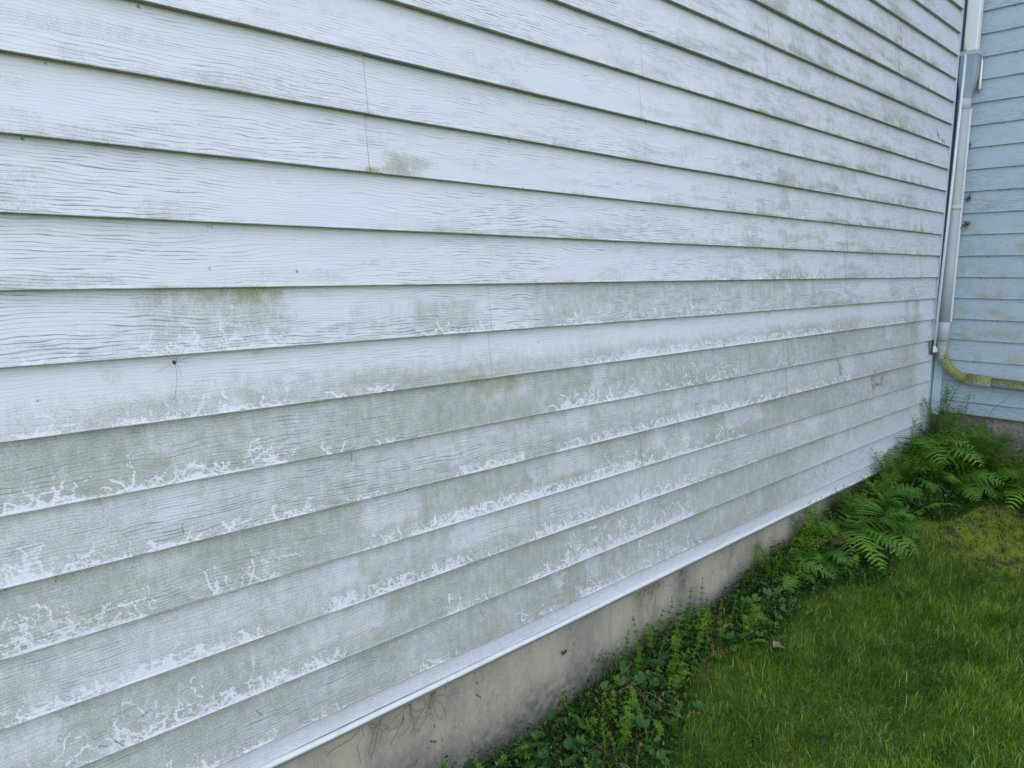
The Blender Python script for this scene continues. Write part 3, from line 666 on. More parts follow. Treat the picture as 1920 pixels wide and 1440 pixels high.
me = np_mesh("foundation", np.stack([X, Yw, Z], -1).reshape(-1, 3), np.stack([i[:-1, :-1], i[1:, :-1], i[1:, 1:], i[:-1, 1:]], -1).reshape(-1, 4), True,
             {'film': np.clip(.55+.4*vnoise(Yw*9, Z*5, 5)+.3*ss(-1.25, -1.20, Z-ZO), 0, 1), 'moss': .3*ss(.5, .7, fbm(Yw*8, Z*8, 92, 3)), 'dirt_shade': 0*X}, MAT_CONC)  # film raised overall to paint in the shade under the blue wall
mobj("foundation", me, house)
# body of the house behind the walls, eaves and roof
HT = 22*s+ZO
m = MB()
m.box(-9.5, 6, .05, 7, -.1, HT); m.box(.16, 6, -6, .05, -.1, HT)
m.build("wall_core", MAT_SOFF, house)
m = MB()
m.quad((-9.9, -.25, HT-.02), (-9.9, 7.4, HT-.02), (6.4, 7.4, HT-.02), (6.4, -.25, HT-.02)); m.quad((-.13, -6.3, HT-.021), (-.13, -.25, HT-.021), (6.4, -.25, HT-.021), (6.4, -6.3, HT-.021))
m.build("soffit", MAT_SOFF, house)
m = MB()
def slab(a, b, c, d):
    th = Vector((0, 0, .14)); m.quad(a, b, c, d)
    A, B_, C_, D = [tuple(Vector(p)-th) for p in (a, b, c, d)]
    m.quad(D, C_, B_, A)
    for p, q, P, Q in ((a, b, A, B_), (b, c, B_, C_), (c, d, C_, D), (d, a, D, A)): m.quad(p, P, Q, q)
slab((-9.9, -.25, HT+.13), (6.4, -.25, HT+.13), (6.4, 3.5, HT+2.0), (-9.9, 3.5, HT+2.0))
slab((-9.9, 7.4, HT+.13), (-9.9, 3.51, HT+2.0), (6.4, 3.51, HT+2.0), (6.4, 7.4, HT+.13))
slab((-.13, -6.3, HT+.13), (3.1, -6.3, HT+1.75), (3.1, 2.6, HT+1.75), (-.13, -.24, HT+.135))
slab((6.4, -6.3, HT+.13), (6.4, -.26, HT+.135), (3.11, 2.6, HT+1.75), (3.11, -6.3, HT+1.75))
m.build("roof", MAT_ROOF, house)

# ------------------------------------------------------------------ downspout in the corner
PX, PY, PR = .068, -.028, .0315
ds = empty("downspout", (PX, PY, .3), "round grey downspout running down the inside corner into a mossy elbow", "downspout")
def P_(lst):   # world points to the downspout's frame
    return [(x-PX, y-PY, z-.3) for x, y, z in lst]
def tubepart(name, pts, r, mat, parent, n=28, cap=True, tint=0.0):
    m = MB(); m.tube(P_(pts), r, n, cap, tint); return m.build(name, mat, parent, True)
tubepart("round_pipe", [(PX, PY, z+ZO) for z in (.64, .3, 0, -.3, -.665)], PR, MAT_PIPE, ds)
tubepart("coupling", [(PX, PY, .655+ZO), (PX, PY, .652+ZO), (PX, PY, .60+ZO), (PX, PY, .597+ZO)], [PR, PR+.004, PR+.004, PR], MAT_PIPE, ds)
tubepart("coupling", [(PX, PY, -.655+ZO), (PX, PY, -.66+ZO), (PX, PY, -.765+ZO), (PX, PY, -.768+ZO)], [PR, PR+.0035, PR+.0035, PR-.002], MAT_PIPE, ds)
m = MB(); z0, z1 = .02, .045
m.tube(P_([(PX, PY, z0+ZO-.0), (PX, PY, z1+ZO)]), PR+.003, 28); cl = m.build("pipe_clamp", MAT_STRAP, ds, True)
# thin seam rib along the pipe
m = MB(); m.box(PR*.25, PR*.25+.006, -PR-.008, -PR+.004, -.655+ZO-.3, .60+ZO-.3); m.build("seam_rib", MAT_PIPEW, ds)
# tapered adaptor
m = MB()
def loft(rings, m):
    base = len(m.v); n = len(rings[0])
    for rg in rings:
        for p in rg: m.v.append(tuple(p)); m.tint.append(.5)
    for i in range(len(rings)-1):
        for k in range(n):
            a = base+i*n+k; b = base+i*n+(k+1) % n; m.q.append((a, b, b+n, a+n))
    for e in (0, len(rings)-1):
        c = len(m.v); m.v.append(tuple(sum((Vector(p) for p in rings[e]), Vector())/n)); m.tint.append(.5)
        for k in range(n):
            a, b = base+e*n+k, base+e*n+(k+1) % n; m.t.append((b, a, c) if e == 0 else (a, b, c))
def rring(cx, cy, hx, hy, z, pw, n=32):
    out = []
    for k in range(n):
        t = 2*math.pi*(k+.5)/n; c, s_ = math.cos(t), math.sin(t)
        out.append((cx+hx*math.copysign(abs(c)**pw, c), cy+hy*math.copysign(abs(s_)**pw, s_), z))
    return out
loft([rring(0, 0, PR, PR, .645+ZO-.3, 1), rring(0, -.002, PR+.002, PR+.004, .69+ZO-.3, .8), rring(0, -.006, .036, .042, .735+ZO-.3, .35), rring(0, -.008, .037, .045, .78+ZO-.3, .22), rring(0, -.008, .037, .045, .895+ZO-.3, .22)], m)
m.build("adaptor", MAT_ADAPT, ds)
m = MB(); m.box(-.040, .040, -.056, .040, .893+ZO-.3, .918+ZO-.3, .004); m.build("adaptor_collar", MAT_PIPE, ds)
m = MB(); m.box(-.028, .030, -.045, .026, .915+ZO-.3, HT-.02-.3, .006); o = m.build("rectangular_pipe", MAT_PIPEW, ds); o['label'] = "bright white rectangular upper section"
m = MB(); m.tube([(.036, -.058, .69+ZO-.3), (.036, -.060, .71+ZO-.3), (.036, -.060, .86+ZO-.3), (.036, -.056, .885+ZO-.3)], [.006, .011, .011, .008], 16); m.build("steel_rod", MAT_CHROME, ds, True)
# elbow and horizontal drain
pts = [(PX, PY, -.76+ZO), (PX, PY-.001, -.785+ZO)]
for i in range(1, 15):
    a = math.pi/2*i/14*.965
    pts.append((PX, PY-.17+.17*math.cos(a), -.80-.195*math.sin(a)+ZO))
tints = []
m = MB(); m.tube(P_(pts), PR-.002, 28, True, 0)
for i in range(len(m.v)): m.tint[i] = min(1.0, max(0.0, (-(m.v[i][2]+.3-ZO)-.79)*6))*.85
m.build("elbow", MAT_MOSSPIPE, ds, True)
e = pts[-1]
tubepart("coupling", [(PX, e[1]+.008, e[2]+.0008), (PX, e[1]+.006, e[2]+.0006), (PX, e[1]-.12, e[2]-.006), (PX, e[1]-.124, e[2]-.006)], [PR-.001, PR+.004, PR+.004, PR-.001], MAT_MOSSPIPE, ds, tint=.5)
tubepart("drain_pipe", [(PX, e[1]-.10, e[2]-.006), (PX, e[1]-.5, e[2]-.018), (PX, e[1]-1.6, e[2]-.06)], PR-.001, MAT_MOSSPIPE, ds, tint=.36)

# thin white conduit in front of the pipe
cd = empty("conduit", (0, -.016, .95), "thin white conduit strapped between the white wall's end and the downspout", "conduit")
m = MB(); m.tube([(.036, -.005, .925+ZO-.95), (.010, -.004, .2+ZO-.95), (-.031, 0, -.80+ZO-.95)], .0075, 14); m.build("tube", MAT_PIPEW, cd, True)
m = MB(); m.tube([(-.033, .001, -.80+ZO-.95), (-.033, .001, -.835+ZO-.95)], .011, 14); m.box(-.03, .012, -.008, .016, -.835+ZO-.95, -.812+ZO-.95, .004); m.build("end_fitting", MAT_PIPEW, cd)
m = MB(); m.box(-.050, -.014, .004, .012, -.85+ZO-.95, -.765+ZO-.95); m.build("mounting_plate", MAT_BLACK, cd)
m = MB(); m.tube([(.026, -.004, .925+ZO-.95), (.022, -.004, .955+ZO-.95)], .010, 12); m.build("strap", MAT_STRAP, cd)

# ------------------------------------------------------------------ debris caught in the corner
def crumple(name, loc, size, n, label, cat, col_lo, col_hi, group=None):
    m = MB()
    for _ in range(n):
        c = Vector((R.gauss(0, .4), R.gauss(0, .4), R.gauss(0, .4)))*size
        a = Vector((R.gauss(0, 1), R.gauss(0, 1), R.gauss(0, 1))).normalized()*size*R.uniform(.3, .8); b = a.orthogonal().normalized()*size*R.uniform(.08, .35)
        k = Vector((R.gauss(0, 1), R.gauss(0, 1), R.gauss(0, 1)))*size*.15
        t = R.uniform(col_lo, col_hi)
        m.quad(c-a*.5, c-b*.5+k, c+a*.5, c+b*.5+k*.3, t)
    o = m.build(name, MAT_NEST, None); o.location = loc
    return tag(o, label, cat, group)
crumple("leaf_clump", (.10, -.085, -.065+ZO), .030, 46, "reddish brown dead leaf clump caught beside the downspout", "leaf clump", 0, .35)
crumple("debris_ball", (.112, -.085, .09+ZO), .022, 60, "tan debris ball stuck to the blue wall above the dead leaf clump", "debris", .5, 1)
crumple("debris_ball", (.106, -.068, .40+ZO), .016, 50, "small tan debris ball high on the blue wall beside the downspout", "debris", .45, .9)
crumple("leaf_clump", (.018, -.002, .98+ZO), .014, 26, "small dark crumb of dead leaf stuck beside the white upper pipe", "leaf clump", .1, .6)
crumple("leaf_clump", (-.012, -.008, -.45+ZO), .014, 26, "brown leaf scrap at the end of the white wall's clapboards", "leaf clump", .2, .7)
crumple("leaf_clump", (.045, -.06, -.87+ZO), .012, 26, "dark moss tuft hanging behind the bend of the elbow", "moss tuft", .0, .3)

# ------------------------------------------------------------------ harvestman on the wall
m = MB()
b0 = Vector((0, 0, 0))
rings = []
for i in range(9):
    t = i/8; r = .0032*math.sin(math.pi*(.06+.88*t))**.7
    rings.append([(r*math.cos(a)*.9-.004+.008*t*.35, r*math.sin(a)*.7, .0045-.009*t) for a in [2*math.pi*k/12 for k in range(12)]])
loft(rings, m)
tips = [(-.045, .034), (-.012, .022), (.0, .020), (.022, .030), (.052, .012), (.026, -.004), (.010, -.032), (-.040, -.017), (-.004, -.072)]
for tx, tz in tips[:4]+tips[4:8]:
    kx, kz = tx*.45, tz*.45+.003
    m.tube([(0, 0, 0), (kx, -.009, kz), (tx*.8, -.003, tz*.85), (tx, .006, tz)], [.0003, .00025, .0002, .00015], 5)
m.tube([(0, 0, 0), (-.001, -.006, -.03), (-.004, .004, -.068), (-.006, .007, -.075)], [.0003, .00025, .0002, .00015], 5)
o = m.build("harvestman", MAT_SPIDER, None, True); o.location = (-4.443, -.003, -.522+ZO)
tag(o, "long-legged brown harvestman clinging to the white siding under a clapboard edge", "harvestman")

# ------------------------------------------------------------------ dried tendrils on the foundation
def tendril(x, z, n, label):
    m = MB()
    for _ in range(n):
        px, pz = R.uniform(-.06, .06), 0; a = -math.pi/2+R.gauss(0, .5); pts = []
        for i in range(14):
            pts.append((px, -.0015-.002*R.random(), pz)); a += R.gauss(0, .35); px += math.cos(a)*.009; pz += math.sin(a)*.009
        m.tube(pts, .0006, 4, tint=R.uniform(.1, .8))
    o = m.build("dried_vine", MAT_BROWNF, None); o.location = (x, .024, z+ZO)
    tag(o, label, "dried vine", "dried tendrils clinging to the foundation")
tendril(-3.87, -1.48, 12, "tangle of thin dried tendrils hanging down the foundation at its near end")
tendril(-4.02, -1.475, 6, "few dried tendrils low on the near foundation, nearest the picture's lower edge")
tendril(-2.85, -1.48, 7, "dried tendrils over the brown mossy patch on the foundation")
m = MB()
for _ in range(30):
    c = Vector((R.gauss(0, .008), -.002, R.gauss(0, .004))); m.tri(c, c+Vector((.005, -.003, .001)), c+Vector((.001, -.001, .005)), R.random()*.3)
o = m.build("leaf_scrap", MAT_LITTER, None); o.location = (-3.30, .026, -1.575+ZO); tag(o, "small brown scrap stuck on the middle of the bare foundation", "leaf scrap")

# ------------------------------------------------------------------ plants
def zat(x, y): return float(gz(np.array([x]), np.array([y]))[0])
def leafquad(m, p, d, nrm, L, w, tint, fold=.25, droop=.2):
    """pointed leaf of four faces along d"""
    d = d.normalized(); sd_ = d.cross(nrm).normalized(); up = sd_.cross(d).normalized()
    a = p; b = p+d*L*.5+up*L*.06; c = p+d*L-up*L*droop
    l1 = p+d*L*.45+sd_*w/2+up*w*fold; r1 = p+d*L*.45-sd_*w/2+up*w*fold
    n = len(m.v); m.v += [tuple(a), tuple(l1), tuple(c), tuple(r1), tuple(b)]; m.tint += [tint]*5
    m.t += [(n, n+4, n+1), (n+1, n+4, n+2), (n, n+3, n+4), (n+3, n+2, n+4)]
def stem_pts(h, lean, n=8):
    a = R.uniform(0, 6.28); out = []
    for i in range(n+1):
        t = i/n; out.append(Vector((math.cos(a)*lean*t*t*h, math.sin(a)*lean*t*t*h, h*t)) + Vector((R.gauss(0, .0012), R.gauss(0, .0012), 0)))
    return out
def interp(pts, t):
    f = min(max(t, 0), .9999)*(len(pts)-1); i = int(f); return pts[i].lerp(pts[i+1], f-i)
def bedstraw(h, lean, mat=MAT_GAL):
    """upright weed with rings of narrow leaves"""
    pts = stem_pts(h, lean)
    st = MB(); st.tube(pts, [.0012-.0006*i/8 for i in range(9)], 5, tint=.4)
    lf = MB(); z = .012; k = 0
    while z < h:
        t = z/h; c = interp(pts, t); ax = (interp(pts, min(1, t+.05))-interp(pts, max(0, t-.05))).normalized()
        n = R.randint(6, 8); ph = R.uniform(0, 6)
        L = .0155*(1-.30*t**3)*R.uniform(.85, 1.1)*(.75 if t < .2 else 1)
        x = ax.orthogonal().normalized(); y = ax.cross(x)
        for i in range(n):
            a = ph+2*math.pi*i/n+R.gauss(0, .12); up = R.uniform(.0, .35)+.8*t**4
            d = (x*math.cos(a)+y*math.sin(a)+ax*up)
            leafquad(lf, c, d, ax, L*R.uniform(.85, 1.12), L*.33, min(1, max(0, .25+.5*t+R.gauss(0, .12))), droop=.12)
        z += .021*(1-.45*t**2)*R.uniform(.85, 1.15); k += 1
    for i in range(5):
        c = pts[-1]; a = i*1.26; leafquad(lf, c, Vector((math.cos(a)*.4, math.sin(a)*.4, 1)), Vector((math.cos(a), math.sin(a), 0)), .008, .0026, .9)
    return [("stem", st, MAT_GAL), ("foliage", lf, mat)]
def roundleaf(n, size):
    st = MB(); lf = MB()
    for i in range(n):
        a = 2*math.pi*i/n+R.gauss(0, .4); hh = R.uniform(.02, .055); rr = R.uniform(.008, .035)
        tip = Vector((math.cos(a)*rr, math.sin(a)*rr, hh))
        st.tube([(0, 0, 0), tip*.5+Vector((0, 0, .006)), tip], .0008, 4, tint=.4)
        nrm = Vector((math.cos(a)*.35+R.gauss(0, .2), math.sin(a)*.35-.25+R.gauss(0, .2), 1)).normalized()
        x = Vector((math.cos(a), math.sin(a), 0)); x = (x-nrm*x.dot(nrm)).normalized(); y = nrm.cross(x)
        r = size*R.uniform(.7, 1.15); c = len(lf.v); tn = R.uniform(.1, .9)
        lf.v.append(tuple(tip-nrm*.002)); lf.tint.append(tn)
        K = 26
        for q in range(K+1):
            t = math.radians(28)+(2*math.pi-math.radians(56))*q/K
            rad = r*(1+.05*math.cos(q*math.pi))*(1.0-.1*math.cos(t))
            p = tip + x*(-math.cos(t)*rad+r*.15) + y*math.sin(t)*rad + nrm*(.10*r*math.cos(2*t)+.12*r)
            lf.v.append(tuple(p)); lf.tint.append(min(1, tn+.1*(q % 2)))
        for q in range(K): lf.t.append((c, c+1+q, c+2+q))
    return [("stem", st, MAT_DARKLEAF), ("foliage", lf, MAT_DARKLEAF)]
def dandelion(n, L0):
    out = []
    for i in range(n):
        lf = MB(); a = 2*math.pi*i/n+R.gauss(0, .3); L = L0*R.uniform(.7, 1.15); el = R.uniform(.5, 1.15)
        d = Vector((math.cos(a), math.sin(a), 0)); sdv = Vector((-math.sin(a), math.cos(a), 0)); N = 14; tn = R.uniform(.1, .9)
        prev = None; p = Vector((0, 0, 0)); e_ = el
        for q in range(N+1):
            t = q/N
            w = L*.15*(math.sin(math.pi*min(1, t*.95+.03))**.8)*(1 if q % 2 else .62)*(.35+.9*t if t < .7 else 1)
            cur = (p+sdv*w+Vector((0, 0, w*.3)), p, p-sdv*w+Vector((0, 0, w*.3)))
            if prev:
                lf.quad(prev[0], cur[0], cur[1], prev[1], tn); lf.quad(prev[1], cur[1], cur[2], prev[2], tn+.06)
            prev = cur; e_ -= 1.5/N*.9; p = p+(d*math.cos(e_)+Vector((0, 0, math.sin(e_))))*L/N
        out.append(("leaf", lf, MAT_BROAD))
    return out
def frond(L, az, el, droop, width=.5, tint0=.5, n=14):
    lf = MB(); rc = MB()
    d = Vector((math.cos(az), math.sin(az), 0)); sdv = Vector((-math.sin(az), math.cos(az), 0)).normalized()
    roll = R.gauss(0, .25); pts = [Vector((0, 0, 0))]; e_ = el; N = 26; dirs = []
    for i in range(N):
        dd = d*math.cos(e_)+Vector((0, 0, math.sin(e_))); dirs.append(dd); pts.append(pts[-1]+dd*L/N); e_ -= droop/N
    rc.tube(pts, [.0016*(1-.8*i/N) for i in range(N+1)], 5, tint=.6)
    bare = .14
    for i in range(n):
        t = bare+(1-bare)*(i/n)**.92; c = interp(pts, t); ax = dirs[min(N-1, int(t*N))]
        up = ax.cross(sdv).normalized()*-1
        if up.z < 0: up = -up
        prof = ((t-bare)/(1-bare)); pl = L*width*.5*(1-prof)**.75*(.62+.75*min(1, prof*3.5))*R.uniform(.85, 1.12)
        if pl < .004: continue
        for sg in (-1, 1):
            s2 = (sdv*sg*math.cos(roll)+up*math.sin(roll)*sg)
            pd = (s2*1.0+ax*(.42+R.gauss(0, .10))-up*.10+up*R.gauss(0, .14)).normalized(); pn = pd.cross(ax)*sg
            if pn.z < 0: pn = -pn
            K = max(3, int(pl/.0055)); cross = pn.cross(pd).normalized(); tn = min(1, max(0, tint0+.25*(prof-.4)+R.gauss(0, .08)))
            for q in range(K):
                u = q/K; pc = c+pd*pl*u-Vector((0, 0, 1))*pl*.16*u*u; ll = min(pl*.15, .0074)*(1-u)**.6*R.uniform(.75, 1.15)+.0010; wd = pl/K*1.02
                for s3 in (-1, 1):
                    tip = pc+cross*s3*ll+pd*(ll*.45); b0_ = pc; b1 = pc+pd*wd
                    m1 = pc+pd*wd*1.05+cross*s3*ll*.62+pd*ll*.25; m0 = pc+cross*s3*ll*.55+pd*ll*.02
                    nn = len(lf.v); lf.v += [tuple(b0_), tuple(m0), tuple(tip-pn*.0008), tuple(m1), tuple(b1)]; lf.tint += [tn]*5
                    lf.t += [(nn, nn+1, nn+2), (nn, nn+2, nn+3), (nn, nn+3, nn+4)]
    return rc, lf
def leafy(h, lean, n=3):
    """branching stems with small opposite leaves"""
    st = MB(); lf = MB()
    for b in range(n):
        pts = stem_pts(h*R.uniform(.6, 1), lean); off = Vector((R.gauss(0, .006), R.gauss(0, .006), 0)); pts = [p+off for p in pts]
        st.tube(pts, [.0016-.0009*i/8 for i in range(9)], 5, tint=.5)
        z = .04
        while z < h*.99:
            t = z/h; c = interp(pts, t); a = z*130
            for k in range(4):
                aa = a+k*math.pi/2+R.gauss(0, .2); L = .030*(1-.5*t)*R.uniform(.7, 1.2)
                leafquad(lf, c, Vector((math.cos(aa), math.sin(aa), .45)), Vector((0, 0, 1)), L, L*.34, min(1, max(0, .2+.7*t+R.gauss(0, .1))))
                if R.random() < .14 and t < .9:
                    e = c+Vector((math.cos(aa), math.sin(aa), .7))*.03
                    st.tube([c, e], .0006, 4, tint=.5)
                    for j in range(6):
                        bb = j*1.05; leafquad(lf, e, Vector((math.cos(bb), math.sin(bb), .5)), Vector((0, 0, 1)), .010, .0036, min(1, .3+.6*t))
            z += .021
    return [("stem", st, MAT_GAL), ("foliage", lf, MAT_GAL)]

def proto_meshes(parts):
    out = []
    for nm, mb, mat in parts:
        fs = [np.array(a) for a in (mb.q, mb.t) if a]
        out.append((nm, np_mesh(nm, np.array(mb.v), fs, False, {'tint': mb.tint}, mat)))
    return out
def put(kind, meshes, x, y, label, cat, group=None, rz=None, sc=1.0, tilt=(0, 0), z=None):
    e = empty(kind, (x, y, (zat(x, y) if z is None else z)-.004), label, cat, group)
    e.rotation_euler = (tilt[0], tilt[1], R.uniform(0, 6.28) if rz is None else rz); e.scale = (sc, sc, sc)
    for nm, me in meshes: mobj(nm, me, e)
    return e

GAL = [proto_meshes(bedstraw(h, l_)) for h, l_ in ((.06, .2), (.09, .35), (.12, .2), (.05, .5), (.15, .15), (.10, .4), (.04, .3), (.07, .6))]
RND = [proto_meshes(roundleaf(n, r)) for n, r in ((4, .015), (5, .013), (3, .018), (6, .011))]
DAN = [proto_meshes(dandelion(n, L)) for n, L in ((5, .11), (6, .13), (4, .09))]
LFY = [proto_meshes(leafy(h, l_, n)) for h, l_, n in ((.40, .3, 3), (.28, .45, 4), (.20, .5, 5), (.24, .6, 5))]

# landmark tall bedstraw stems against the bare concrete
for i, (x, y, v, sc, lb) in enumerate([
    (-3.03, -.02, 4, 1.05, "leftmost tall bedstraw stem standing against the bare concrete at mid foundation"),
    (-2.965, -.03, 4, 1.12, "tallest bedstraw stem in the row against the bare concrete"),
    (-2.90, -.03, 2, 1.15, "bedstraw stem second in from the tallest, against the concrete"),
    (-2.80, -.03, 4, 1.15, "tall bedstraw stem under the brown mossy patch of the foundation"),
    (-2.70, -.04, 2, 1.1, "bedstraw stem beside the dark vertical smear on the foundation"),
    (-3.63, -.05, 0, 1.1, "near bedstraw sprig rising against the foundation by the picture's lower edge")]):
    put("bedstraw", GAL[v], x, y, lb, "weed", "bedstraw stems along the foundation", sc=sc*1.15)
zones = [(-4.1, -3.35, 44, "bright green bedstraw stem in the near patch under the foundation's low corner", "bedstraw in the near patch"),
         (-3.35, -2.55, 88, "bright green bedstraw stem in the dense middle patch by the bare concrete", "bedstraw in the middle patch"),
         (-2.55, -1.75, 62, "bedstraw stem in the shaded patch before the ferns", "bedstraw in the patch before the ferns"),
         (-1.75, 0.0, 60, "bedstraw stem growing among the ferns toward the house corner", "bedstraw among the ferns")]
for x0, x1, n, lb, gp in zones:
    for _ in range(n):
        x = R.uniform(x0, x1); w = float(strip_w(x)); y = -w*R.random()**.9+.01
        if y > .012: y = .0
        v = R.choice(GAL)
        put("bedstraw", v, x, min(y, .005), lb, "weed", gp, sc=R.uniform(.8, 1.5)*(1.05 if y > -.12 else .85), tilt=(R.gauss(0, .15), R.gauss(0, .15)))
for x0, x1, n, lb, gp in ((-4.0, -2.9, 34, "dark round-leaved ground ivy tuft among the near bedstraw", "round-leaved tufts in the near weeds"),
                          (-2.9, -1.6, 30, "dark round-leaved ground ivy tuft in the weeds before the ferns", "round-leaved tufts before the ferns")):
    for _ in range(n):
        x = R.uniform(x0, x1); y = -float(strip_w(x))*R.uniform(.05, 1.05)
        put("ground_ivy", R.choice(RND), x, y, lb, "weed", gp, sc=R.uniform(.9, 1.7))
for i, (x, y, v, sc, rz, lb) in enumerate([
    (-2.55, -.20, 0, .9, 1.0, "broad bright leaves of a dandelion at the lawn's edge, beside a pale fallen leaf"),
    (-2.72, -.10, 1, .9, 2.2, "jagged dandelion rosette close to the dark smear on the concrete"),
    (-2.42, -.26, 2, .9, 4.0, "small dandelion rosette leaning into the lawn"),
    (-2.12, -.28, 0, .8, 5.2, "dandelion rosette in front of the shaded weeds"),
    (-2.15, -.02, 1, 1.25, .6, "tall jagged-leaved weed against the foundation's far bare edge"),
    (-2.05, -.05, 1, 1.2, 2.6, "jagged-leaved weed just right of the foundation's last bare patch"),
    (-1.62, -.42, 2, 1.0, 2.0, "dandelion leaves at the turf's edge below the big fern"),
    (-3.15, -.16, 2, .85, 3.0, "low broad-leaved rosette among the dense bedstraw"),
    (-1.75, -1.02, 2, .9, 3.0, "single dandelion tuft out on the lawn at the picture's right edge")]):
    put("dandelion", DAN[v], x, y, lb, "weed", "dandelions along the weeds' edge", rz=rz, sc=sc)
for _ in range(9):
    x = R.uniform(-3.6, -1.9); put("dandelion", R.choice(DAN), x, -float(strip_w(x))*R.uniform(.2, 1.0), "jagged dandelion rosette half hidden among the bedstraw", "weed", "rosettes hidden among the bedstraw", sc=R.uniform(.6, 1.0))
for _ in range(26):
    x = R.uniform(-3.9, -1.2); m = MB()
    for q in range(3):
        pp = stem_pts(R.uniform(.05, .13), .9, 5); m.tube(pp, .0008, 4, tint=R.uniform(.3, 1))
        for j in range(4): leafquad(m, pp[-1-j % 3], Vector((R.gauss(0, 1), R.gauss(0, 1), -.3)), Vector((0, 0, 1)), .016, .006, R.random())
    y = -float(strip_w(x))*R.uniform(.1, 1.05)
    o = m.build("withered_stem", MAT_BROWNF, None); o.location = (x, y, zat(x, y)-.003)
    tag(o, "small withered brown stem among the green weeds at the foundation", "dead stem", "withered stems among the weeds")
# bushy corner weeds
for x, y, v, sc, lb in [(-.05, -.07, 0, 1.35, "tallest leafy weed, standing before the white wall's last clapboard ends"),
                        (-.01, -.12, 0, 1.2, "tall leafy weed leaning away from the inside corner"),
                        (.02, -.05, 0, 1.25, "tall leafy weed climbing up the inside corner under the elbow"),
                        (-.06, -.10, 0, .9, "leafy weed standing before the white wall's end"),
                        (.03, -.16, 1, 1.1, "yellow-green bushy weed under the blue wall's bottom edge"),
                        (.05, -.22, 1, 1.0, "second bushy weed along the blue wall's foundation"),
                        (-.02, -.46, 1, 1.15, "bushy weed at the far right edge under the blue wall"),
                        (-.16, -.16, 2, 1.0, "short bushy weed between the two corner ferns"),
                        (-.75, -.08, 2, .9, "short leafy weed under the white wall's last clapboards"),
                        (-.55, -.12, 2, 1.0, "short leafy weed left of the corner ferns"),
                        (.07, -.09, 1, 1.1, "bushy weed hard against the concrete in the corner"),
                        (.08, -.34, 2, 1.15, "bushy weed on the blue wall's foundation under the drain pipe"),
                        (.02, -.56, 0, .8, "tall leafy weed at the right edge beneath the drain pipe"),
                        (-.20, -.05, 1, 1.0, "leafy weed close under the white wall's last clapboard"),
                        (-.38, -.05, 2, 1.1, "leafy weed pressed against the white wall's bottom trim"),
                        (-1.0, -.12, 2, .8, "short leafy weed right of the big fern")]:
    put("leafy_weed", LFY[v], x, y, lb, "weed", "leafy weeds in the house corner", sc=sc)

for _ in range(20):
    x = R.uniform(-.25, .10); y = -.05-.6*R.random()
    put("leafy_weed", R.choice(LFY[1:]), x, y, "yellow-green leafy weed in the thicket under the blue wall", "weed", "leafy weeds under the blue wall", sc=R.uniform(.9, 1.3), tilt=(R.gauss(0, .1), R.gauss(0, .1)))
for _ in range(14):
    x = R.uniform(-1.3, -.2); y = -.03-.2*R.random()
    put("leafy_weed", R.choice(LFY[2:]), x, y, "leafy weed in the thicket under the white wall's far bottom edge", "weed", "leafy weeds under the white wall's far edge", sc=R.uniform(.8, 1.15), tilt=(R.gauss(0, .1), R.gauss(0, .1)))
for _ in range(30):
    x = R.uniform(-2.08, -.65); y = -.01-.10*R.random()
    put("leafy_weed", R.choice(LFY[1:]), x, y, "leafy weed close against the foundation in the shade behind the big ferns", "weed", "leafy weeds behind the ferns", sc=R.uniform(.65, 1.0), tilt=(R.gauss(0, .12), R.gauss(0, .1)))
def fern(x, y, specs, label, mat=MAT_FERN, sc=1.0, t0=.45):
    e = empty("fern", (x, y, zat(x, y)), label, "fern", "ferns along the foundation")
    for (L, azd, el, dr) in specs:
        rc, lf = frond(L*sc, math.radians(azd), el, dr, width=R.uniform(.5, .62), tint0=t0+R.gauss(0, .12))
        o = rc.build("frond", mat, e); lf.build("leaflets", mat, o)
    return e
def fan(n, L, a0, a1, el=(.6, 1.2), dr=(1.3, 2.0)):
    return [(L*R.uniform(.75, 1.1), a0+(a1-a0)*(i+.5)/n+R.gauss(0, 8), R.uniform(*el), R.uniform(*dr)) for i in range(n)]
fern(-1.40, -.07, fan(15, .36, 165, 375, el=(.55, 1.3)), "largest fern clump, its fronds arching out from under the white wall's lower edge")
fern(-1.22, -.16, fan(9, .30, 180, 360), "fern right against the largest clump, lower and nearer the lawn", t0=.35)
fern(-1.72, -.10, fan(8, .24, 170, 360), "small dark fern left of the largest clump", t0=.3)
fern(-.62, -.07, fan(9, .30, 170, 360, el=(.7, 1.3)), "dark fern filling the gap under the white wall's last clapboards", t0=.25)
fern(-.34, -.06, fan(10, .46, 165, 370, el=(.9, 1.4), dr=(1.4, 2.0)), "tall bright fern at the white wall's far end", t0=.65)
fern(-.10, -.20, fan(10, .45, 140, 340, el=(.8, 1.35), dr=(1.4, 1.9)), "fern before the house corner under the elbow", t0=.55)
fern(.02, -.38, fan(9, .45, 120, 320, el=(.8, 1.3)), "fern below the blue wall's drain pipe", t0=.5)
fern(-.02, -.60, fan(9, .45, 100, 300, el=(.7, 1.25)), "rightmost fern at the picture's edge by the blue wall", t0=.55)
fern(-.98, -.10, fan(8, .26, 180, 350), "dark fern in the hollow between the big fern and the corner ferns", t0=.2)
fern(-.42, -.27, fan(8, .32, 165, 345), "low fern on the lawn side of the corner ferns", t0=.45)
fern(-.88, -.24, [(.21, -75, .9, 1.0), (.15, -150, .8, 1.1)], "small yellow-green fern frond standing alone right of the largest clump", MAT_FERNL)
fern(-2.36, -.10, [(.14, -30, .9, 1.4), (.14, -150, .9, 1.4), (.12, -90, .8, 1.3), (.12, 20, 1, 1.4)], "small pale yellow-green fern above the dandelions", MAT_FERNL, t0=.5)
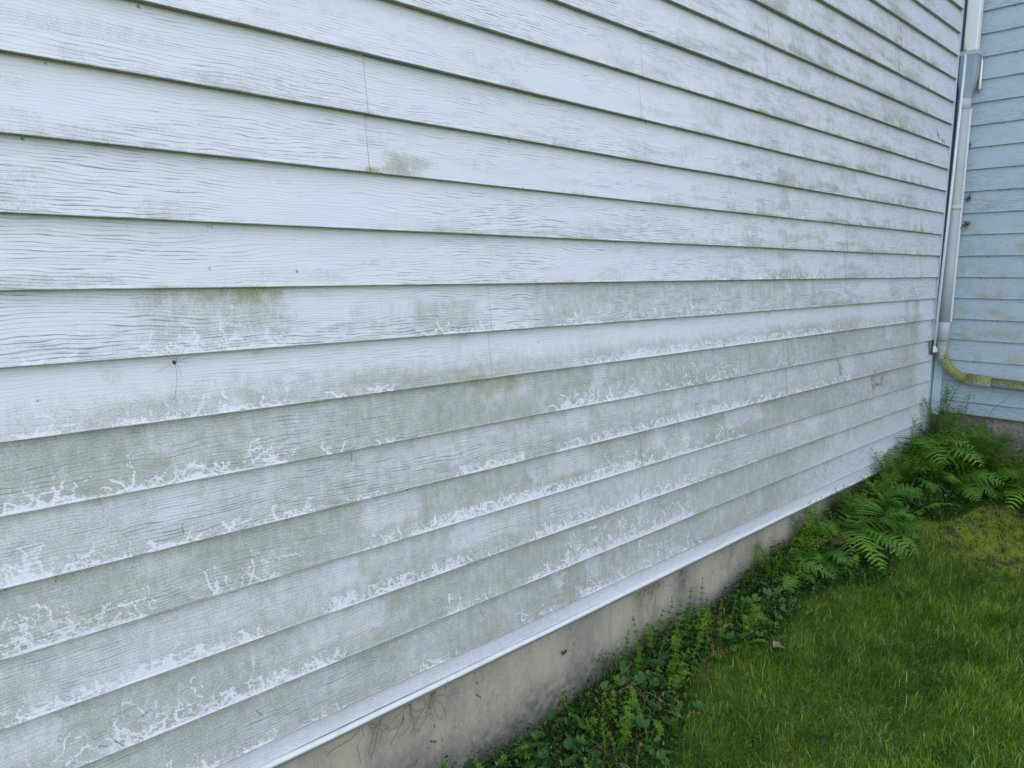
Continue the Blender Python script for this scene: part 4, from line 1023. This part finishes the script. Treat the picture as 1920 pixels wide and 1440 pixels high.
fern(-1.95, -.06, fan(7, .24, 170, 370, el=(.8, 1.4)), "upright dark fern where the foundation disappears behind the plants", t0=.35)
fern(-1.60, -.04, fan(5, .20, 180, 360, el=(.5, 1.0), dr=(.8, 1.4)), "brown withered fern fronds left of the largest clump", MAT_BROWNF)
fern(-.90, -.14, fan(3, .16, 200, 340, el=(.3, .7), dr=(.8, 1.4)), "withered brown fern in the dark hollow", MAT_BROWNF)

def blades(n, L, w, spread=.3):
    lf = MB()
    for _ in range(n):
        a = R.uniform(0, 6.28); d = Vector((math.cos(a), math.sin(a), 0)); sdv = Vector((-math.sin(a), math.cos(a), 0))
        e_ = R.uniform(1.0, 1.45); Lc = L*R.uniform(.6, 1.1); dr = R.uniform(.8, 2.3); p = Vector((R.gauss(0, .006), R.gauss(0, .006), 0)); pr = None; tn = R.random()
        for q in range(11):
            t = q/10; ww = w*(1-t**2.2)*.5+.0002; cur = (p+sdv*ww, p-sdv*ww)
            if pr: lf.quad(pr[0], cur[0], cur[1], pr[1], tn)
            pr = cur; e_ -= dr/10; p = p+(d*math.cos(e_)+Vector((0, 0, math.sin(e_))))*Lc/10
    return lf
BL = [proto_meshes([("blades", blades(n, L, w), MAT_LONG)]) for n, L, w in ((7, .30, .004), (5, .36, .0045), (8, .22, .0035))]
for i, (x, y, v, sc, lb) in enumerate([
    (-.02, -.28, 1, 1.15, "tuft of long arching grass crossing the blue wall's foundation"),
    (-.25, -.42, 0, 1.0, "long grass tuft in front of the corner ferns"),
    (-.62, -.30, 1, .9, "long grass tuft between the big fern and the corner ferns"),
    (-.40, -.52, 2, 1.0, "long grass tuft at the bare earth's back edge"),
    (-.70, -.10, 2, 1.0, "grass tuft under the white wall's last clapboards"),
    (-.10, -.62, 0, .9, "long grass tuft by the rightmost fern"),
    (-1.15, -.34, 2, .7, "small grass tuft below the big fern's right side"),
    (-1.95, -.32, 2, .7, "long grass tuft at the lawn's edge left of the big fern"),
    (-3.45, -.24, 2, .5, "short grass tuft at the nearest weeds' lawn side"),
    (-2.95, -.30, 2, .5, "short grass tuft where the middle weeds meet the lawn")]):
    put("grass_tuft", BL[v], x, y, lb, "grass tuft", "long grass tufts along the weeds", sc=sc)
# a few thin bent stalks in front of the blue wall
for i, (x, y, pts, lb) in enumerate([
    (.05, -.24, [(0, 0, 0), (.0, -.03, .2), (.0, -.10, .34), (.0, -.21, .47)], "long thin stalk leaning across the blue wall up to the drain pipe"),
    (.04, -.36, [(0, 0, 0), (.0, .03, .18), (.0, .055, .30), (.0, .055, .40)], "thin upright stalk before the blue wall's lowest clapboard"),
    (.04, -.18, [(0, 0, 0), (.0, -.01, .22), (.0, -.03, .37), (.0, -.055, .38), (.0, -.058, .33)], "thin bent stalk with a hooked tip left of the leaning stalks"),
    (-.0, -.50, [(0, 0, 0), (.01, .01, .15), (.02, .05, .28), (.02, .03, .33), (.0, -.03, .32), (-.02, -.05, .27)], "curled grass stalk looping at the right edge")]):
    m = MB(); m.tube([Vector(p) for p in pts], [.0014]*(len(pts)-1)+[.0007], 5, tint=.3)
    o = m.build("stalk", MAT_LONG, None, True); o.location = (x, y, zat(x, y)); tag(o, lb, "stalk")
# pale fallen leaf and dead twigs
def twig(x, y, rz, L, label):
    m = MB(); p = Vector((0, 0, .012)); pts = [p.copy()]; a = 0
    for i in range(9):
        a += R.gauss(0, .18); p = p+Vector((math.cos(a), math.sin(a), R.gauss(0, .06)))*L/9; pts.append(p.copy())
    m.tube(pts, [.0016-.0011*i/9 for i in range(10)], 5, tint=.9)
    m.tube([pts[4], pts[4]+Vector((.02, .02, .006)), pts[4]+Vector((.045, .03, .01))], .0007, 4, tint=.9)
    o = m.build("dead_twig", MAT_LITTER, None); o.location = (x, y, zat(x, y)); o.rotation_euler = (0, 0, rz)
    tag(o, label, "twig", "dead twigs on the bare earth")
twig(-1.05, -.55, -.9, .22, "pale dead twig lying on the bare earth nearest the lawn")
twig(-.75, -.60, -1.1, .25, "longest pale twig across the mossy bare earth")
twig(-1.15, -.42, -.5, .15, "short dead twig below the big fern's right frond")
twig(-.70, -.45, .3, .14, "short twig at the foot of the grass tufts")
twig(-.35, -.75, -.9, .2, "pale twig near the picture's right edge")
m = MB(); leafquad(m, Vector((0, 0, 0)), Vector((1, .1, .1)), Vector((0, 0, 1)), .07, .028, .95); leafquad(m, Vector((0, 0, 0)), Vector((.7, -.7, .1)), Vector((0, 0, 1)), .05, .03, .9)
o = m.build("fallen_leaf", MAT_LITTER, None); o.location = (-2.50, -.295, zat(-2.5, -.295)+.03); tag(o, "pale half-dried fallen leaf resting on the lawn's edge", "leaf")

# ------------------------------------------------------------------ uncountable growth
def scatter_leaves(name, n, xf, mat, Lr, kind_label, tint=(0, 1), hmax=.05, flat=.5, seed=1):
    g = np.random.default_rng(seed)
    x, y, z = xf(g, n)
    n = len(x)
    a = g.uniform(0, 2*np.pi, n); el = g.normal(flat, .45, n); L = g.uniform(*Lr, n); w = L*g.uniform(.28, .5, n)
    d = np.stack([np.cos(a)*np.cos(el), np.sin(a)*np.cos(el), np.sin(el)], -1)
    sdv = np.stack([-np.sin(a), np.cos(a), g.normal(0, .3, n)], -1)
    p = np.stack([x, y, z], -1)
    V = np.stack([p, p+d*L[:, None]*.5+sdv*w[:, None]*.5, p+d*L[:, None]-np.array([0, 0, 1])*(L*.2)[:, None], p+d*L[:, None]*.5-sdv*w[:, None]*.5], 1)
    F = np.arange(n*4).reshape(n, 4)
    t = np.repeat(g.uniform(tint[0], tint[1], n)**1.3, 4)
    me = np_mesh(name, V.reshape(-1, 3), F, False, {'tint': t}, mat)
    return tag(mobj(name, me), kind_label, None, None, 'stuff')
def in_strip(dens_pow=1.0, hmax=.05, x0=-4.6, x1=.08, ext=1.05):
    def f(g, n):
        x = g.uniform(x0, x1, n); w = strip_w(x)*ext; u = g.random(n)**dens_pow
        y = .02-w*u
        z = gz(x, y)+g.random(n)**1.6*hmax*(.3+.9*vnoise(x*14, y*14, 3))*(1-.5*u)
        return x, y, z
    return f
scatter_leaves("ground_cover", 60000, in_strip(1.0, .10), MAT_COVER, (.007, .020), "low mixed green ground cover filling the strip by the foundation", seed=2)
scatter_leaves("ground_cover", 26000, in_strip(.9, .11, -1.95, .10), MAT_COVER, (.010, .024), "deeper leafy undergrowth below the ferns", seed=9)
scatter_leaves("leaf_litter", 9000, in_strip(1.0, .02), MAT_LITTER, (.006, .02), "brown dead litter on the soil under the weeds", flat=.0, seed=3)
def bare(g, n):
    x = g.uniform(-1.3, .1, n); y = g.uniform(-1.1, -.3, n); k = g.random(n) < moss_area(x, y); x, y = x[k], y[k]
    return x, y, gz(x, y)+g.random(len(x))*.008
scatter_leaves("leaf_litter", 3500, bare, MAT_LITTER, (.005, .022), "brown litter over the bare mossy earth", flat=.0, seed=4)
def clov(g, n):
    cx = g.uniform(-3.6, .1, 330); cy = g.uniform(-1.4, -.3, 330); i = g.integers(0, 330, n)
    x = cx[i]+g.normal(0, .025, n); y = cy[i]+g.normal(0, .025, n)
    return x, y, gz(x, y)+.012+g.random(n)*.018
scatter_leaves("clover", 9500, clov, MAT_COVER, (.007, .014), "clover leaves dotted through the lawn", flat=.1, seed=6)

def lawn(n, x0, x1, y0, y1, seed, hr=(.018, .045), wd=.0013):
    g = np.random.default_rng(seed)
    x = g.uniform(x0, x1, n); y = g.uniform(y0, y1, n)
    w = strip_w(x); keep = (y < -w*.80) | (g.random(n) < .10); keep &= y < .0
    keep &= g.random(n) > moss_area(x, y)*.80
    x, y = x[keep], y[keep]; n = len(x)
    flow = vnoise(x*2.2, y*2.2, 21)*5+vnoise(x*13, y*13, 22)*5       # combed clumps
    az = flow+g.normal(0, 1.1, n); L = g.uniform(*hr, n)*(.7+.6*vnoise(x*5, y*5, 23)); lean = np.clip(g.normal(.75, .3, n), .1, 1.35)
    d = np.stack([np.cos(az), np.sin(az), 0*az], -1); sv = np.stack([-np.sin(az+g.normal(0, .6, n)), np.cos(az), 0*az], -1)
    p0 = np.stack([x, y, gz(x, y)-.003], -1); up = np.array([0, 0, 1.0])
    W_ = (wd*g.choice([.55, .75, 1.0, 1.35], n))[:, None]
    p1 = p0+(d*np.sin(lean*.45)[:, None]+up*np.cos(lean*.45)[:, None])*(L*.5)[:, None]
    p2 = p1+(d*np.sin(lean*1.25)[:, None]+up*np.cos(lean*1.25)[:, None])*(L*.5)[:, None]
    V = np.stack([p0-sv*W_/2, p0+sv*W_/2, p1+sv*W_*.42, p1-sv*W_*.42, p2+sv*W_*.06, p2-sv*W_*.06], 1).reshape(-1, 3)
    b = np.arange(n)[:, None]*6
    F = np.concatenate([b+np.array([0, 1, 2, 3]), b+np.array([3, 2, 4, 5])])
    t = np.clip(-.05+.9*fbm(x*3, y*3, 24, 3)+g.normal(0, .3, n), 0, .84); t[g.random(n) < .05] = 1.0
    # cooler, greener toward the weeds
    return V, F, np.repeat(t, 6)
V1, F1, t1 = lawn(150000, -3.9, .1, -1.75, -.12, 31, (.022, .055), .0023)
V2, F2, t2 = lawn(60000, -8.0, .1, -4.2, -.12, 32, (.02, .05), .0022)
me = np_mesh("lawn_grass", np.concatenate([V1, V2]), np.concatenate([F1, F2+len(V1)]), False, {'tint': np.concatenate([t1, t2])}, MAT_GRASS)
tag(mobj("lawn_grass", me), "short mown lawn grass in uneven green clumps", None, None, 'stuff')
